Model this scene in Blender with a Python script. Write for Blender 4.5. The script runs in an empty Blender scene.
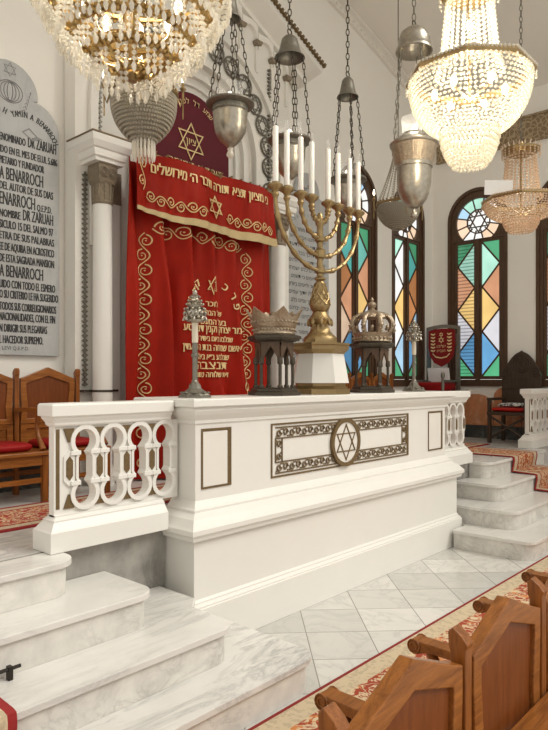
import bpy, math, random
from mathutils import Vector, Matrix
from mathutils.geometry import tessellate_polygon
random.seed(7)
PI = math.pi
scene = bpy.context.scene
COL = scene.collection
PZ = 0.768            # platform height
RIS = 0.192           # stair riser

# ------------------------------------------------------------------ mesh builder
ICO = []
_t = (1 + 5 ** .5) / 2
for a, b in ((1, _t), (-1, _t), (1, -_t), (-1, -_t)):
    ICO += [(0, a, b), (a, b, 0), (b, 0, a)]
ICO = [Vector(v).normalized() for v in ICO]
ICOF = []
for i in range(12):
    for j in range(i + 1, 12):
        for k in range(j + 1, 12):
            if all((ICO[p] - ICO[q]).length < 1.1 for p, q in ((i, j), (j, k), (i, k))):
                n = (ICO[j] - ICO[i]).cross(ICO[k] - ICO[i])
                ICOF.append((i, j, k) if n.dot(ICO[i]) > 0 else (i, k, j))

def wloc(o):
    v = Vector((0, 0, 0))
    while o is not None:
        v += o.location
        o = o.parent
    return v

class MB:
    def __init__(self):
        self.v = []; self.f = []
    def add(self, vs, fs, M=None):
        n = len(self.v)
        self.v += [(M @ Vector(p)) if M else Vector(p) for p in vs]
        self.f += [tuple(i + n for i in f) for f in fs]
        return self
    def box(self, x0, x1, y0, y1, z0, z1, M=None):
        vs = [(x0, y0, z0), (x1, y0, z0), (x1, y1, z0), (x0, y1, z0), (x0, y0, z1), (x1, y0, z1), (x1, y1, z1), (x0, y1, z1)]
        fs = [(3, 2, 1, 0), (4, 5, 6, 7), (0, 1, 5, 4), (1, 2, 6, 5), (2, 3, 7, 6), (3, 0, 4, 7)]
        return self.add(vs, fs, M)
    def loft(self, rings, M=None, cap=True, closed=True):
        n = len(rings[0]); vs = [p for r in rings for p in r]; fs = []
        for i in range(len(rings) - 1):
            for j in range(n if closed else n - 1):
                k = (j + 1) % n
                fs.append((i * n + j, i * n + k, (i + 1) * n + k, (i + 1) * n + j))
        if cap:
            fs.append(tuple(range(n - 1, -1, -1)))
            fs.append(tuple((len(rings) - 1) * n + j for j in range(n)))
        return self.add(vs, fs, M)
    def lathe(self, prof, n=24, c=(0, 0, 0), M=None, cap=True, ph=0):
        rings = [[(c[0] + r * math.cos(ph + 2 * PI * j / n), c[1] + r * math.sin(ph + 2 * PI * j / n), c[2] + z) for j in range(n)] for r, z in prof]
        return self.loft(rings, M, cap)
    def stack(self, x0, x1, y0, y1, prof, M=None, back=True):
        """rectangular moulding stack: prof = [(z, offset)]"""
        rings = []
        for z, o in prof:
            rings.append([(x0 - o, y0 - o, z), (x1 + o, y0 - o, z), (x1 + o, y1 + (o if back else 0), z), (x0 - o, y1 + (o if back else 0), z)])
        return self.loft(rings, M)
    def tube(self, pts, r, n=6, closed=False, M=None, flat=None):
        pts = [Vector(p) for p in pts]; m = len(pts)
        rs = r if isinstance(r, (list, tuple)) else [r] * m
        rings = []; up = None
        for i in range(m):
            if closed: t = pts[(i + 1) % m] - pts[i - 1]
            else: t = pts[min(i + 1, m - 1)] - pts[max(i - 1, 0)]
            if t.length < 1e-9: t = Vector((0, 0, 1))
            t.normalize()
            if up is None:
                up = Vector((0, 0, 1)) if abs(t.z) < .9 else Vector((1, 0, 0))
            a = t.cross(up)
            if a.length < 1e-6: a = t.orthogonal()
            a.normalize(); b = a.cross(t).normalized(); up = b
            rings.append([pts[i] + (a * math.cos(2 * PI * j / n) + b * math.sin(2 * PI * j / n)) * rs[i] for j in range(n)])
        if closed:
            rings.append(rings[0]); return self.loft(rings, M, cap=False)
        return self.loft(rings, M)
    def ball(self, c, r, M=None):
        s = r if isinstance(r, (tuple, list)) else (r, r, r)
        return self.add([(c[0] + v.x * s[0], c[1] + v.y * s[1], c[2] + v.z * s[2]) for v in ICO], ICOF, M)
    def shape(self, loops, t0, t1, M=None):
        """2D outline with holes in local XY, thickness from z=t0 to t1"""
        L = []
        for i, lp in enumerate(loops):
            A = sum(lp[k][0] * lp[(k + 1) % len(lp)][1] - lp[(k + 1) % len(lp)][0] * lp[k][1] for k in range(len(lp)))
            lp = list(lp)
            if (A < 0) == (i == 0): lp.reverse()
            L.append(lp)
        flat = [p for lp in L for p in lp]; N = len(flat)
        tris = tessellate_polygon([[Vector((p[0], p[1], 0)) for p in lp] for lp in L])
        vs = [(p[0], p[1], t0) for p in flat] + [(p[0], p[1], t1) for p in flat]; fs = []
        for a, b, c in tris:
            A, B, C = flat[a], flat[b], flat[c]
            cr = (B[0] - A[0]) * (C[1] - A[1]) - (B[1] - A[1]) * (C[0] - A[0])
            if cr < 0: b, c = c, b
            fs.append((a + N, b + N, c + N)); fs.append((c, b, a))
        o = 0
        for lp in L:
            n = len(lp)
            for k in range(n):
                q = (k + 1) % n
                fs.append((o + k, o + q, o + q + N, o + k + N))
            o += n
        return self.add(vs, fs, M)
    def text(self, body, size, M, align='CENTER', width=None, wx=1.0, bold=0):
        vs, fs, w = glyphs(body)
        k = size; sx = size * wx
        if width: sx = width / max(w, 1e-6)
        off = {'LEFT': 0, 'CENTER': -w / 2, 'RIGHT': -w}[align]
        if bold:
            for q in (-bold, bold): self.add([((p[0] + off) * sx + q, p[1] * k, .0004 if q > 0 else .0002) for p in vs], fs, M)
        return self.add([((p[0] + off) * sx, p[1] * k, 0) for p in vs], fs, M)
    def build(self, name, mat, parent=None, smooth=None, bevel=None, loc=None):
        base = wloc(parent) if parent else Vector(loc or (0, 0, 0))
        me = bpy.data.meshes.new(name)
        me.from_pydata([p - base for p in self.v], [], self.f)
        me.materials.append(mat)
        if smooth:
            me.polygons.foreach_set('use_smooth', [True] * len(me.polygons))
            me.set_sharp_from_angle(angle=math.radians(smooth))
        me.update()
        o = bpy.data.objects.new(name, me); COL.objects.link(o)
        if parent: o.parent = parent
        else: o.location = base
        if bevel:
            m = o.modifiers.new('Bevel', 'BEVEL'); m.width = bevel; m.segments = 2; m.limit_method = 'ANGLE'; m.angle_limit = .6
        return o

_G = {}
def glyphs(body):
    if body in _G: return _G[body]
    c = bpy.data.curves.new('txt', 'FONT'); c.body = body; c.resolution_u = 2
    o = bpy.data.objects.new('txt', c); COL.objects.link(o)
    dg = bpy.context.evaluated_depsgraph_get()
    ev = o.evaluated_get(dg); m = ev.to_mesh()
    vs = [tuple(v.co) for v in m.vertices]; fs = [tuple(p.vertices) for p in m.polygons]
    ev.to_mesh_clear(); bpy.data.objects.remove(o); bpy.data.curves.remove(c)
    x0 = min((p[0] for p in vs), default=0); x1 = max((p[0] for p in vs), default=1)
    vs = [(p[0] - x0, p[1], 0) for p in vs]
    _G[body] = (vs, fs, x1 - x0)
    return _G[body]
def heb(s): return s[::-1]

def tag(o, label=None, cat=None, group=None, kind=None):
    if label: o['label'] = label
    if cat: o['category'] = cat
    if group: o['group'] = group
    if kind: o['kind'] = kind
    return o
def thing(name, label, cat, loc=(0, 0, 0), group=None):
    o = bpy.data.objects.new(name, None); COL.objects.link(o); o.location = loc
    o.empty_display_size = .1
    return tag(o, label, cat, group)
def struct(name, mb, mat, parent=None, **k):
    o = mb.build(name, mat, parent, **k)
    if not parent: o['kind'] = 'structure'
    return o
def kids(o): return [c for c in COL.objects if c.parent == o]
def dup(root, loc, label, rotz=0, name=None):
    r = root.copy(); COL.objects.link(r); r.location = loc; r.rotation_euler = (0, 0, rotz); r['label'] = label
    for ch in kids(root):
        c = ch.copy(); COL.objects.link(c); c.parent = r
        for g in kids(ch):
            d = g.copy(); COL.objects.link(d); d.parent = c
    return r

def MY(x, y, z):   # local XY -> world XZ, local +Z -> world -Y (front faces -Y)
    return Matrix(((1, 0, 0, x), (0, 0, -1, y), (0, 1, 0, z), (0, 0, 0, 1)))
def MX(x, y, z):   # local X -> world -Y, local Y -> world Z, local +Z -> world -X (front faces -X)
    return Matrix(((0, 0, -1, x), (-1, 0, 0, y), (0, 1, 0, z), (0, 0, 0, 1)))
def arc(cx, cy, r, a0, a1, n):
    return [(cx + r * math.cos(math.radians(a0 + (a1 - a0) * i / n)), cy + r * math.sin(math.radians(a0 + (a1 - a0) * i / n))) for i in range(n + 1)]
def circ(cx, cy, r, n=24): return [(cx + r * math.cos(2 * PI * i / n), cy + r * math.sin(2 * PI * i / n)) for i in range(n)]
def rect(x0, x1, y0, y1): return [(x0, y0), (x1, y0), (x1, y1), (x0, y1)]
def starpts(cx, cy, r, up):
    s = 1 if up else -1
    return [(cx + r * math.cos(math.radians(90 * s + 120 * k)), cy + r * math.sin(math.radians(90 * s + 120 * k))) for k in range(3)]
def star(mb, r, w, M, t0=0.0, t1=.01, cx=0, cy=0):
    for up in (True, False):
        mb.shape([starpts(cx, cy, r, up), starpts(cx, cy, r - 2 * w, up)], t0 + (0.0012 if up else 0), t1 + (0.0012 if up else 0), M)

# ------------------------------------------------------------------ materials
class NT:
    def __init__(self, name):
        self.m = bpy.data.materials.new(name); self.m.use_nodes = True
        self.t = self.m.node_tree; self.t.nodes.clear()
        self.out = self.n('ShaderNodeOutputMaterial')
        self._c = None
    def n(self, typ, **k):
        x = self.t.nodes.new(typ)
        for a, b in k.items(): setattr(x, a, b)
        return x
    def l(self, a, b): self.t.links.new(a, b)
    def co(self):
        if not self._c: self._c = self.n('ShaderNodeTexCoord')
        return self._c.outputs['Object']
    def xyz(self):
        s = self.n('ShaderNodeSeparateXYZ'); self.l(self.co(), s.inputs[0]); return s.outputs
    def math(self, op, a, b=None, c=None):
        x = self.n('ShaderNodeMath', operation=op)
        for i, q in enumerate((a, b, c)):
            if q is None: continue
            if isinstance(q, (int, float)): x.inputs[i].default_value = q
            else: self.l(q, x.inputs[i])
        return x.outputs[0]
    def noise(self, scale, detail=4, rough=.5, dist=0, vec=None, out='Fac'):
        x = self.n('ShaderNodeTexNoise'); x.inputs['Scale'].default_value = scale; x.inputs['Detail'].default_value = detail
        x.inputs['Roughness'].default_value = rough; x.inputs['Distortion'].default_value = dist
        self.l(vec or self.co(), x.inputs['Vector']); return x.outputs[out]
    def vmap(self, sc=(1, 1, 1), rot=(0, 0, 0), loc=(0, 0, 0)):
        x = self.n('ShaderNodeMapping'); x.inputs['Scale'].default_value = sc; x.inputs['Rotation'].default_value = rot; x.inputs['Location'].default_value = loc
        self.l(self.co(), x.inputs['Vector']); return x.outputs[0]
    def ramp(self, fac, stops, interp='LINEAR'):
        x = self.n('ShaderNodeValToRGB'); r = x.color_ramp; r.interpolation = interp
        while len(r.elements) < len(stops): r.elements.new(.5)
        for e, (p, c) in zip(r.elements, stops):
            e.position = p; e.color = (c[0], c[1], c[2], 1) if not isinstance(c, (int, float)) else (c, c, c, 1)
        self.l(fac, x.inputs[0]); return x.outputs[0]
    def mix(self, fac, a, b, typ='MIX'):
        x = self.n('ShaderNodeMix', data_type='RGBA', blend_type=typ)
        for i, q in ((0, fac), (6, a), (7, b)):
            if isinstance(q, (int, float)): x.inputs[i].default_value = q
            elif isinstance(q, tuple): x.inputs[i].default_value = (*q, 1)
            else: self.l(q, x.inputs[i])
        return x.outputs[2]
    def bsdf(self, color, rough=.5, metal=0, bump=None, bstr=.3, bdist=.01, **k):
        b = self.n('ShaderNodeBsdfPrincipled')
        if isinstance(color, tuple): b.inputs['Base Color'].default_value = (*color, 1)
        else: self.l(color, b.inputs['Base Color'])
        if isinstance(rough, (int, float)): b.inputs['Roughness'].default_value = rough
        else: self.l(rough, b.inputs['Roughness'])
        b.inputs['Metallic'].default_value = metal
        for a, q in k.items(): b.inputs[a.replace('_', ' ')].default_value = q
        if bump is not None:
            x = self.n('ShaderNodeBump'); x.inputs['Strength'].default_value = bstr; x.inputs['Distance'].default_value = bdist
            self.l(bump, x.inputs['Height']); self.l(x.outputs[0], b.inputs['Normal'])
        self.l(b.outputs[0], self.out.inputs[0]); return self.m

def m_plain(name, c, rough=.5, metal=0, var=.12, scale=8, bstr=0.0, **k):
    t = NT(name); f = t.noise(scale, 5, .6)
    col = t.mix(f, tuple(q * (1 - var) for q in c), tuple(min(1, q * (1 + var)) for q in c))
    return t.bsdf(col, rough, metal, bump=f if bstr else None, bstr=bstr, **k)
def m_wood(name, a, b, rough=.35, axis='x'):
    t = NT(name); sc = {'x': (1.2, 14, 14), 'z': (14, 14, 1.2), 'y': (14, 1.2, 14)}[axis]
    f = t.noise(3, 6, .65, .6, t.vmap(sc)); g = t.noise(30, 3, .5, 0, t.vmap(tuple(q * .8 for q in sc)))
    h = t.math('ADD', t.math('MULTIPLY', f, .75), t.math('MULTIPLY', g, .25))
    return t.bsdf(t.ramp(h, [(.3, a), (.7, b)]), rough, bump=h, bstr=.1, Specular_IOR_Level=.35)
def m_marble(name, base, vein, scale=1.5, rough=.25, rot=(0, 0, .6), stretch=(1, 3, 1), amount=.55, dirt=.1):
    t = NT(name); v = t.vmap(stretch, rot)
    w = t.noise(scale, 10, .68, .9, v)
    a = t.math('ABSOLUTE', t.math('SUBTRACT', w, .5))
    vf = t.ramp(a, [(0, 1.0), (.018, .5), (.075, 0.0)])
    big = t.ramp(t.noise(scale * .7, 3, .5, 0), [(.38, 0.0), (.72, 1.0)])
    fac = t.math('MULTIPLY', t.math('MULTIPLY', vf, big), amount)
    c = t.mix(fac, base, vein)
    cl = t.ramp(t.noise(scale * 2.3, 5, .6), [(.35, 1.0), (.75, 1 - dirt)])
    c = t.mix(1.0, c, cl, 'MULTIPLY')
    return t.bsdf(c, rough)

WALL = m_plain('wall_plaster', (.86, .835, .775), .75, var=.03, scale=2.5)
VAULT = m_plain('vault_plaster', (.80, .765, .70), .8, var=.03, scale=1.5)
PAINT = m_plain('white_paint', (.80, .785, .735), .38, var=.025, scale=5)
PAINTW = m_plain('cream_paint', (.78, .755, .695), .5, var=.025, scale=4)
BRONZE = m_plain('dark_bronze_inlay', (.165, .108, .046), .5, .25, var=.5, scale=60)
BRASS = m_plain('aged_brass', (.36, .26, .125), .38, .8, var=.4, scale=26)
BRASSD = m_plain('brown_brass', (.31, .22, .105), .36, .8, var=.25, scale=18)
IRON = m_plain('dark_iron', (.085, .07, .052), .5, .7, var=.3, scale=30)
CAPITAL = m_plain('capital_bronze', (.24, .195, .135), .55, .25, var=.45, scale=45, bstr=.5)
SILVER = m_plain('tarnished_silver', (.42, .385, .32), .3, .85, var=.45, scale=26, bstr=.15)
SILVERW = m_plain('warm_silver', (.40, .32, .23), .38, .7, var=.55, scale=45, bstr=.6)
DSILVER = m_plain('dull_pewter', (.22, .205, .17), .42, .7, var=.4, scale=30)
MARBLE = m_marble('step_marble', (.77, .755, .715), (.24, .245, .245), 1.15, .25, (0, 0, .22), (.9, 4.2, 1.5), .6, .14)
RISER = m_marble('riser_marble', (.76, .735, .68), (.36, .35, .33), 3.2, .4, (0, .5, .2), (1, 1.6, 1.6), .6, .22)
GREYM = m_marble('grey_marble', (.40, .385, .35), (.17, .165, .155), 2.2, .4, (0, .8, 0), (1, 1, 1), .9, .5)
TABLET = m_marble('tablet_marble', (.47, .475, .465), (.30, .31, .315), 1.4, .45, (0, .5, 0), (3, 1, 1), .7, .12)
PINKM = m_marble('red_marble', (.62, .255, .115), (.76, .55, .40), 5, .35, (0, .4, 0), (1, 1, .4), .9, .25)
DARKM = m_marble('dark_green_marble', (.06, .065, .06), (.32, .33, .31), 4, .3, (0, .4, 0), (1, 1, 1), .8, .3)
LETTER = m_plain('black_lettering', (.035, .035, .035), .6)
GOLDT = m_plain('gold_thread', (.80, .61, .30), .5, .15, var=.2, scale=120)
FRINGE = m_plain('gold_fringe', (.55, .43, .22), .6, .1, var=.4, scale=120)
CANDLE = m_plain('white_candle', (.88, .86, .80), .45, var=.02, Subsurface_Weight=.1)
IVORY = m_plain('ivory_sleeve', (.72, .66, .52), .45, var=.08)
OAK = m_wood('oak_light', (.13, .038, .006), (.40, .145, .030), .3, 'x')
OAKZ = m_wood('oak_upright', (.12, .034, .006), (.36, .125, .026), .3, 'z')
OAKP = m_wood('oak_panel', (.12, .030, .006), (.215, .062, .014), .32, 'z')
DWOOD = m_wood('dark_carved_wood', (.035, .022, .014), (.075, .048, .03), .4, 'z')
WINW = m_wood('window_wood', (.06, .033, .018), (.125, .07, .04), .4, 'z')
PAPER = m_plain('white_paper', (.85, .85, .84), .7, var=.04, scale=20)
BLACK = m_plain('iron_rod', (.03, .025, .02), .4, .6)

def m_velvet(name, c):
    t = NT(name); f = t.noise(6, 5, .6); g = t.noise(300, 2, .5)
    col = t.mix(f, tuple(q * .75 for q in c), tuple(q * 1.2 for q in c))
    return t.bsdf(col, .5, bump=g, bstr=.1, Specular_IOR_Level=.35, Specular_Tint=(1, .45, .35, 1))
RED = m_velvet('red_velvet', (.31, .009, .003))
MAROON = m_velvet('maroon_velvet', (.10, .010, .022))
SHIELD = m_velvet('dark_red_velvet', (.22, .012, .012))
CUSH = m_velvet('cushion_velvet', (.27, .008, .010))

def m_emit(name, c, s):
    t = NT(name); e = t.n('ShaderNodeEmission'); e.inputs[0].default_value = (*c, 1); e.inputs[1].default_value = s
    t.l(e.outputs[0], t.out.inputs[0]); return t.m
BULB = m_emit('lit_bulb', (1, .88, .62), 25)
BULBS = m_emit('dim_bulb', (1, .88, .68), 5)

def m_crystal(name, c, tr=.5, rough=.08):
    t = NT(name)
    d = t.n('ShaderNodeBsdfPrincipled'); d.inputs['Base Color'].default_value = (*c, 1); d.inputs['Roughness'].default_value = rough
    d.inputs['Specular IOR Level'].default_value = .9
    a = t.n('ShaderNodeBsdfTranslucent'); a.inputs[0].default_value = (*c, 1)
    b = t.n('ShaderNodeBsdfTransparent'); b.inputs[0].default_value = (min(1, c[0] * 1.1), min(1, c[1] * 1.1), min(1, c[2] * 1.1), 1)
    m1 = t.n('ShaderNodeMixShader'); m1.inputs[0].default_value = .45; t.l(d.outputs[0], m1.inputs[1]); t.l(a.outputs[0], m1.inputs[2])
    m2 = t.n('ShaderNodeMixShader'); m2.inputs[0].default_value = tr; t.l(m1.outputs[0], m2.inputs[1]); t.l(b.outputs[0], m2.inputs[2])
    t.l(m2.outputs[0], t.out.inputs[0]); return t.m
CRYSTAL = m_crystal('crystal_drop', (.90, .88, .82), .35)
CRYSTALW = m_crystal('warm_crystal_bead', (.88, .85, .77), .25)
CRYSTALP = m_crystal('pink_gold_bead', (.84, .71, .57), .3)
BEADG = m_crystal('grey_bead', (.60, .555, .46), .15, .15)
CHIMNEY = m_crystal('clear_glass', (.93, .93, .91), .84)

def m_glass(name, c, s, louvre=False, tex=0):
    """stained glass lit from outside by daylight (a lit window)"""
    t = NT(name); x = t.xyz()
    f = t.noise(2.2, 2, .5); f2 = t.noise(90, 2, .5)
    k = t.math('ADD', t.math('MULTIPLY', f, .7), .6 - tex * .0)
    k = t.math('MULTIPLY', k, t.math('ADD', t.math('MULTIPLY', f2, .35), .8))
    if louvre:
        w = t.math('FRACT', t.math('MULTIPLY', x[2], 17.0))
        lw = t.ramp(w, [(.0, .45), (.22, .5), (.32, 1.0), (.9, 1.0), (1.0, .45)])
        k = t.math('MULTIPLY', k, lw)
    e = t.n('ShaderNodeEmission'); e.inputs[0].default_value = (*c, 1); t.l(t.math('MULTIPLY', k, s), e.inputs[1])
    g = t.n('ShaderNodeBsdfGlossy'); g.inputs['Roughness'].default_value = .15; g.inputs[0].default_value = (.9, .9, .9, 1)
    mx = t.n('ShaderNodeMixShader'); mx.inputs[0].default_value = .06
    t.l(e.outputs[0], mx.inputs[1]); t.l(g.outputs[0], mx.inputs[2]); t.l(mx.outputs[0], t.out.inputs[0]); return t.m
GC = {'green': (.13, .56, .28), 'teal': (.24, .72, .60), 'orange': (.82, .40, .22), 'yellow': (1, .66, .24), 'pale': (.90, .88, .92), 'blue': (.18, .47, .80), 'white': (1, 1, .97), 'peach': (1, .72, .5), 'mint': (.5, .88, .7), 'aqua': (.13, .56, .50), 'rust': (.58, .24, .09), 'sky': (.5, .75, .95)}
GM = {}
def glass(c, s=.9, lv=False):
    k = (c, s, lv)
    if k not in GM: GM[k] = m_glass('stained_glass_' + c, GC[c], s, lv)
    return GM[k]

def m_rug(name, hx, hy, axis_len='x', ends=True, c_field=(.40, .075, .03), border=(.30, .02, .02), band=(.60, .49, .33), bw=(.035, .17), sc=1.0, line=True):
    t = NT(name); x = t.xyz()
    ax = t.math('SUBTRACT', hx, t.math('ABSOLUTE', x[0])); ay = t.math('SUBTRACT', hy, t.math('ABSOLUTE', x[1]))
    if axis_len == 'x': d = t.math('MINIMUM', ax, ay) if ends else ay
    else: d = t.math('MINIMUM', ax, ay) if ends else ax
    v = t.n('ShaderNodeTexVoronoi', feature='SMOOTH_F1'); v.inputs['Scale'].default_value = 9 * sc; v.inputs['Smoothness'].default_value = .4
    wv = t.noise(7 * sc, 3, .5, 0, out='Color'); mx = t.mix(.12, t.co(), wv); t.l(mx, v.inputs['Vector'])
    n = t.noise(13 * sc, 3, .5, 1.8)
    leaf = t.ramp(n, [(.47, 0.0), (.50, 1.0), (.56, 1.0), (.59, 0.0)])
    dots = t.ramp(v.outputs['Distance'], [(.20, 1.0), (.25, 0.0)])
    pat = t.math('MAXIMUM', leaf, dots)
    c = t.mix(t.noise(3 * sc, 2), c_field, tuple(q * 1.35 for q in c_field))
    c = t.mix(pat, c, (.66, .52, .33))
    deep = t.ramp(t.noise(17 * sc, 3, .5, 1.0), [(.60, 0.0), (.64, 1.0)])
    c = t.mix(deep, c, (.62, .23, .07))
    bandc = t.mix(t.ramp(t.noise(40 * sc, 2), [(.5, 0.0), (.58, 1.0)]), band, tuple(q * .82 for q in band))
    inb = t.math('LESS_THAN', d, bw[1]); c = t.mix(inb, c, bandc)
    if line:
        mid = t.math('LESS_THAN', t.math('ABSOLUTE', t.math('SUBTRACT', d, bw[1])), .012); c = t.mix(mid, c, border)
    ed = t.math('LESS_THAN', d, bw[0]); c = t.mix(ed, c, border)
    return t.bsdf(c, .95, bump=t.noise(200, 2), bstr=.2)

def m_tile():
    t = NT('floor_marble_tiles'); x = t.xyz(); S = .4295; r2 = 1 / math.sqrt(2)
    p = t.math('DIVIDE', t.math('SUBTRACT', t.math('MULTIPLY', t.math('ADD', x[0], x[1]), r2), 4.836), S)
    q = t.math('DIVIDE', t.math('SUBTRACT', t.math('MULTIPLY', t.math('SUBTRACT', x[0], x[1]), r2), .452), S)
    cm = t.n('ShaderNodeCombineXYZ'); t.l(t.math('FLOOR', p), cm.inputs[0]); t.l(t.math('FLOOR', q), cm.inputs[1])
    wn = t.n('ShaderNodeTexWhiteNoise', noise_dimensions='3D'); t.l(cm.outputs[0], wn.inputs[0])
    off = t.n('ShaderNodeVectorMath', operation='SCALE'); t.l(wn.outputs['Color'], off.inputs[0]); off.inputs['Scale'].default_value = 9
    vec = t.n('ShaderNodeVectorMath', operation='ADD'); t.l(t.co(), vec.inputs[0]); t.l(off.outputs[0], vec.inputs[1])
    w = t.noise(2.2, 7, .6, 1.5, vec.outputs[0])
    vein = t.ramp(t.math('ABSOLUTE', t.math('SUBTRACT', w, .5)), [(0, 1.0), (.02, .4), (.09, 0.0)])
    base = t.mix(wn.outputs['Value'], (.55, .54, .505), (.73, .715, .67))
    c = t.mix(t.math('MULTIPLY', vein, .45), base, (.42, .42, .40))
    def edge(a):
        f = t.math('FRACT', a); return t.math('MINIMUM', f, t.math('SUBTRACT', 1.0, f))
    e = t.math('MINIMUM', edge(p), edge(q))
    j = t.math('LESS_THAN', e, .008)
    c = t.mix(t.math('MULTIPLY', j, .75), c, (.16, .15, .13))
    return t.bsdf(c, .22)
TILE = m_tile()

def m_frieze():
    t = NT('gilded_frieze'); x = t.xyz()
    v = t.n('ShaderNodeTexVoronoi', feature='DISTANCE_TO_EDGE'); v.inputs['Scale'].default_value = 15
    mx = t.mix(.08, t.co(), t.noise(9, 2, out='Color')); t.l(mx, v.inputs['Vector'])
    p = t.ramp(v.outputs[0], [(.06, 1.0), (.14, 0.0)])
    c = t.mix(p, (.24, .17, .095), (.42, .325, .20))
    return t.bsdf(c, .6, .2, bump=p, bstr=.5)
FRIEZE = m_frieze()

# ------------------------------------------------------------------ setting
XL, XR, YB = -1.1, 10.3, 5.5
def vz(x): return 7.5 - .035 * (x - 4.6) ** 2

o = struct('floor', MB().box(XL, XR + .2, -4, 3.5, -.15, 0), TILE)
o = struct('trim_1', MB().box(XL, XR + .15, 3.42, YB + .15, 0.02, PZ), MARBLE)
# end wall with two tall window openings
def winloop(cx, w, z0, zt):
    r = w / 2; zs = zt - r
    return [(cx - r, z0), (cx + r, z0)] + arc(cx, zs, r, 0, 180, 24)
WZ0, WZT = 1.665, 4.97
W1, W2, WW = 7.98, 9.47, 1.05
top = [(XL + (XR - XL) * i / 40, vz(XL + (XR - XL) * i / 40)) for i in range(41)]
top.reverse()
end = [(XL, 0), (XR, 0)] + top
mb = MB(); mb.shape([end, winloop(W1, WW - .02, WZ0 + .01, WZT - .01), winloop(W2, WW - .02, WZ0 + .01, WZT - .01)], -.25, 0, MY(0, YB, 0))
struct('wall_ark', mb, WALL)
W3, W4, W5 = 4.68, 3.175, 1.67
mb = MB(); mb.shape([[(-YB, 0), (4, 0), (4, vz(XR)), (-YB, vz(XR))]] + [winloop(-c, WW - .02, WZ0 + .01, WZT - .01) for c in (W3, W4, W5)], -.25, 0, MX(XR, 0, 0))
struct('wall_right', mb, WALL)
# vault
pts = top[::-1]
ring = [(x, z) for x, z in pts] + [(x, z + .2) for x, z in pts[::-1]]
mb = MB(); mb.loft([[(x, y, z) for x, z in ring] for y in (2.1, YB + .25)], cap=True)
struct('ceiling', mb, VAULT, smooth=30)
# arched moulding where vault meets end wall, with small studs
mb = MB()
pr = [(XL + (XR - XL) * i / 60, vz(XL + (XR - XL) * i / 60)) for i in range(61)]
mb.loft([[(x, YB - .004, z - .17), (x, YB - .05, z - .17), (x, YB - .05, z - .14), (x, YB - .02, z - .13), (x, YB - .02, z - .05), (x, YB - .09, z - .03), (x, YB - .09, z - .002), (x, YB - .004, z - .002)] for x, z in pr])
for i in range(110):
    x = XL + .1 + (XR - XL - .2) * i / 109
    mb.ball((x, YB - .03, vz(x) - .09), .018)
struct('trim_2', mb, VAULT)
struct('trim_3', MB().box(XR - .05, XR - .002, -1, YB - .1, 5.54, 5.9).box(XR - .08, XR - .002, -1, YB - .1, 5.9, 5.93).box(XR - .07, XR - .002, -1, YB - .1, 5.51, 5.54), FRIEZE)
# dado: dark marble base and red marble panels with rounded tops
struct('baseboard_right', MB().box(XR - .05, XR - .002, -3, YB - .05, PZ, .98), DARKM)
mb = MB(); y = YB - .06; k = 0
while y > 1.0:
    w = (.46, .60)[k % 2]; h = (1.62, 1.50)[k % 2]; r = (.19, .24)[k % 2]
    zc = h - r * .8
    lp = [(-y + .006, .98), (-y + w - .006, .98), (-y + w - .006, zc - .02)] + [(-y + w / 2 + (w / 2 - .006) * math.cos(math.radians(a)), zc + r * .8 * math.sin(math.radians(a))) for a in range(0, 181, 12)] + [(-y + .006, zc - .02)]
    mb.shape([lp], 0.002, .035, MX(XR, 0, 0)); y -= w; k += 1
struct('trim_4', mb, PINKM)
mb = MB().box(XL + .02, 3.1, YB - .05, YB - .002, PZ, .98).box(6.05, XR - .06, YB - .05, YB - .002, PZ, .98)
struct('baseboard_ark', mb, DARKM)
mb = MB()
for a, b in ((XL + .02, 3.1), (6.05, XR - .06)):
    n = round((b - a) / .6)
    for i in range(n): mb.box(a + (b - a) * i / n + .004, a + (b - a) * (i + 1) / n - .004, YB - .035, YB - .002, .98, 1.45)
struct('trim_5', mb, PINKM)

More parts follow.
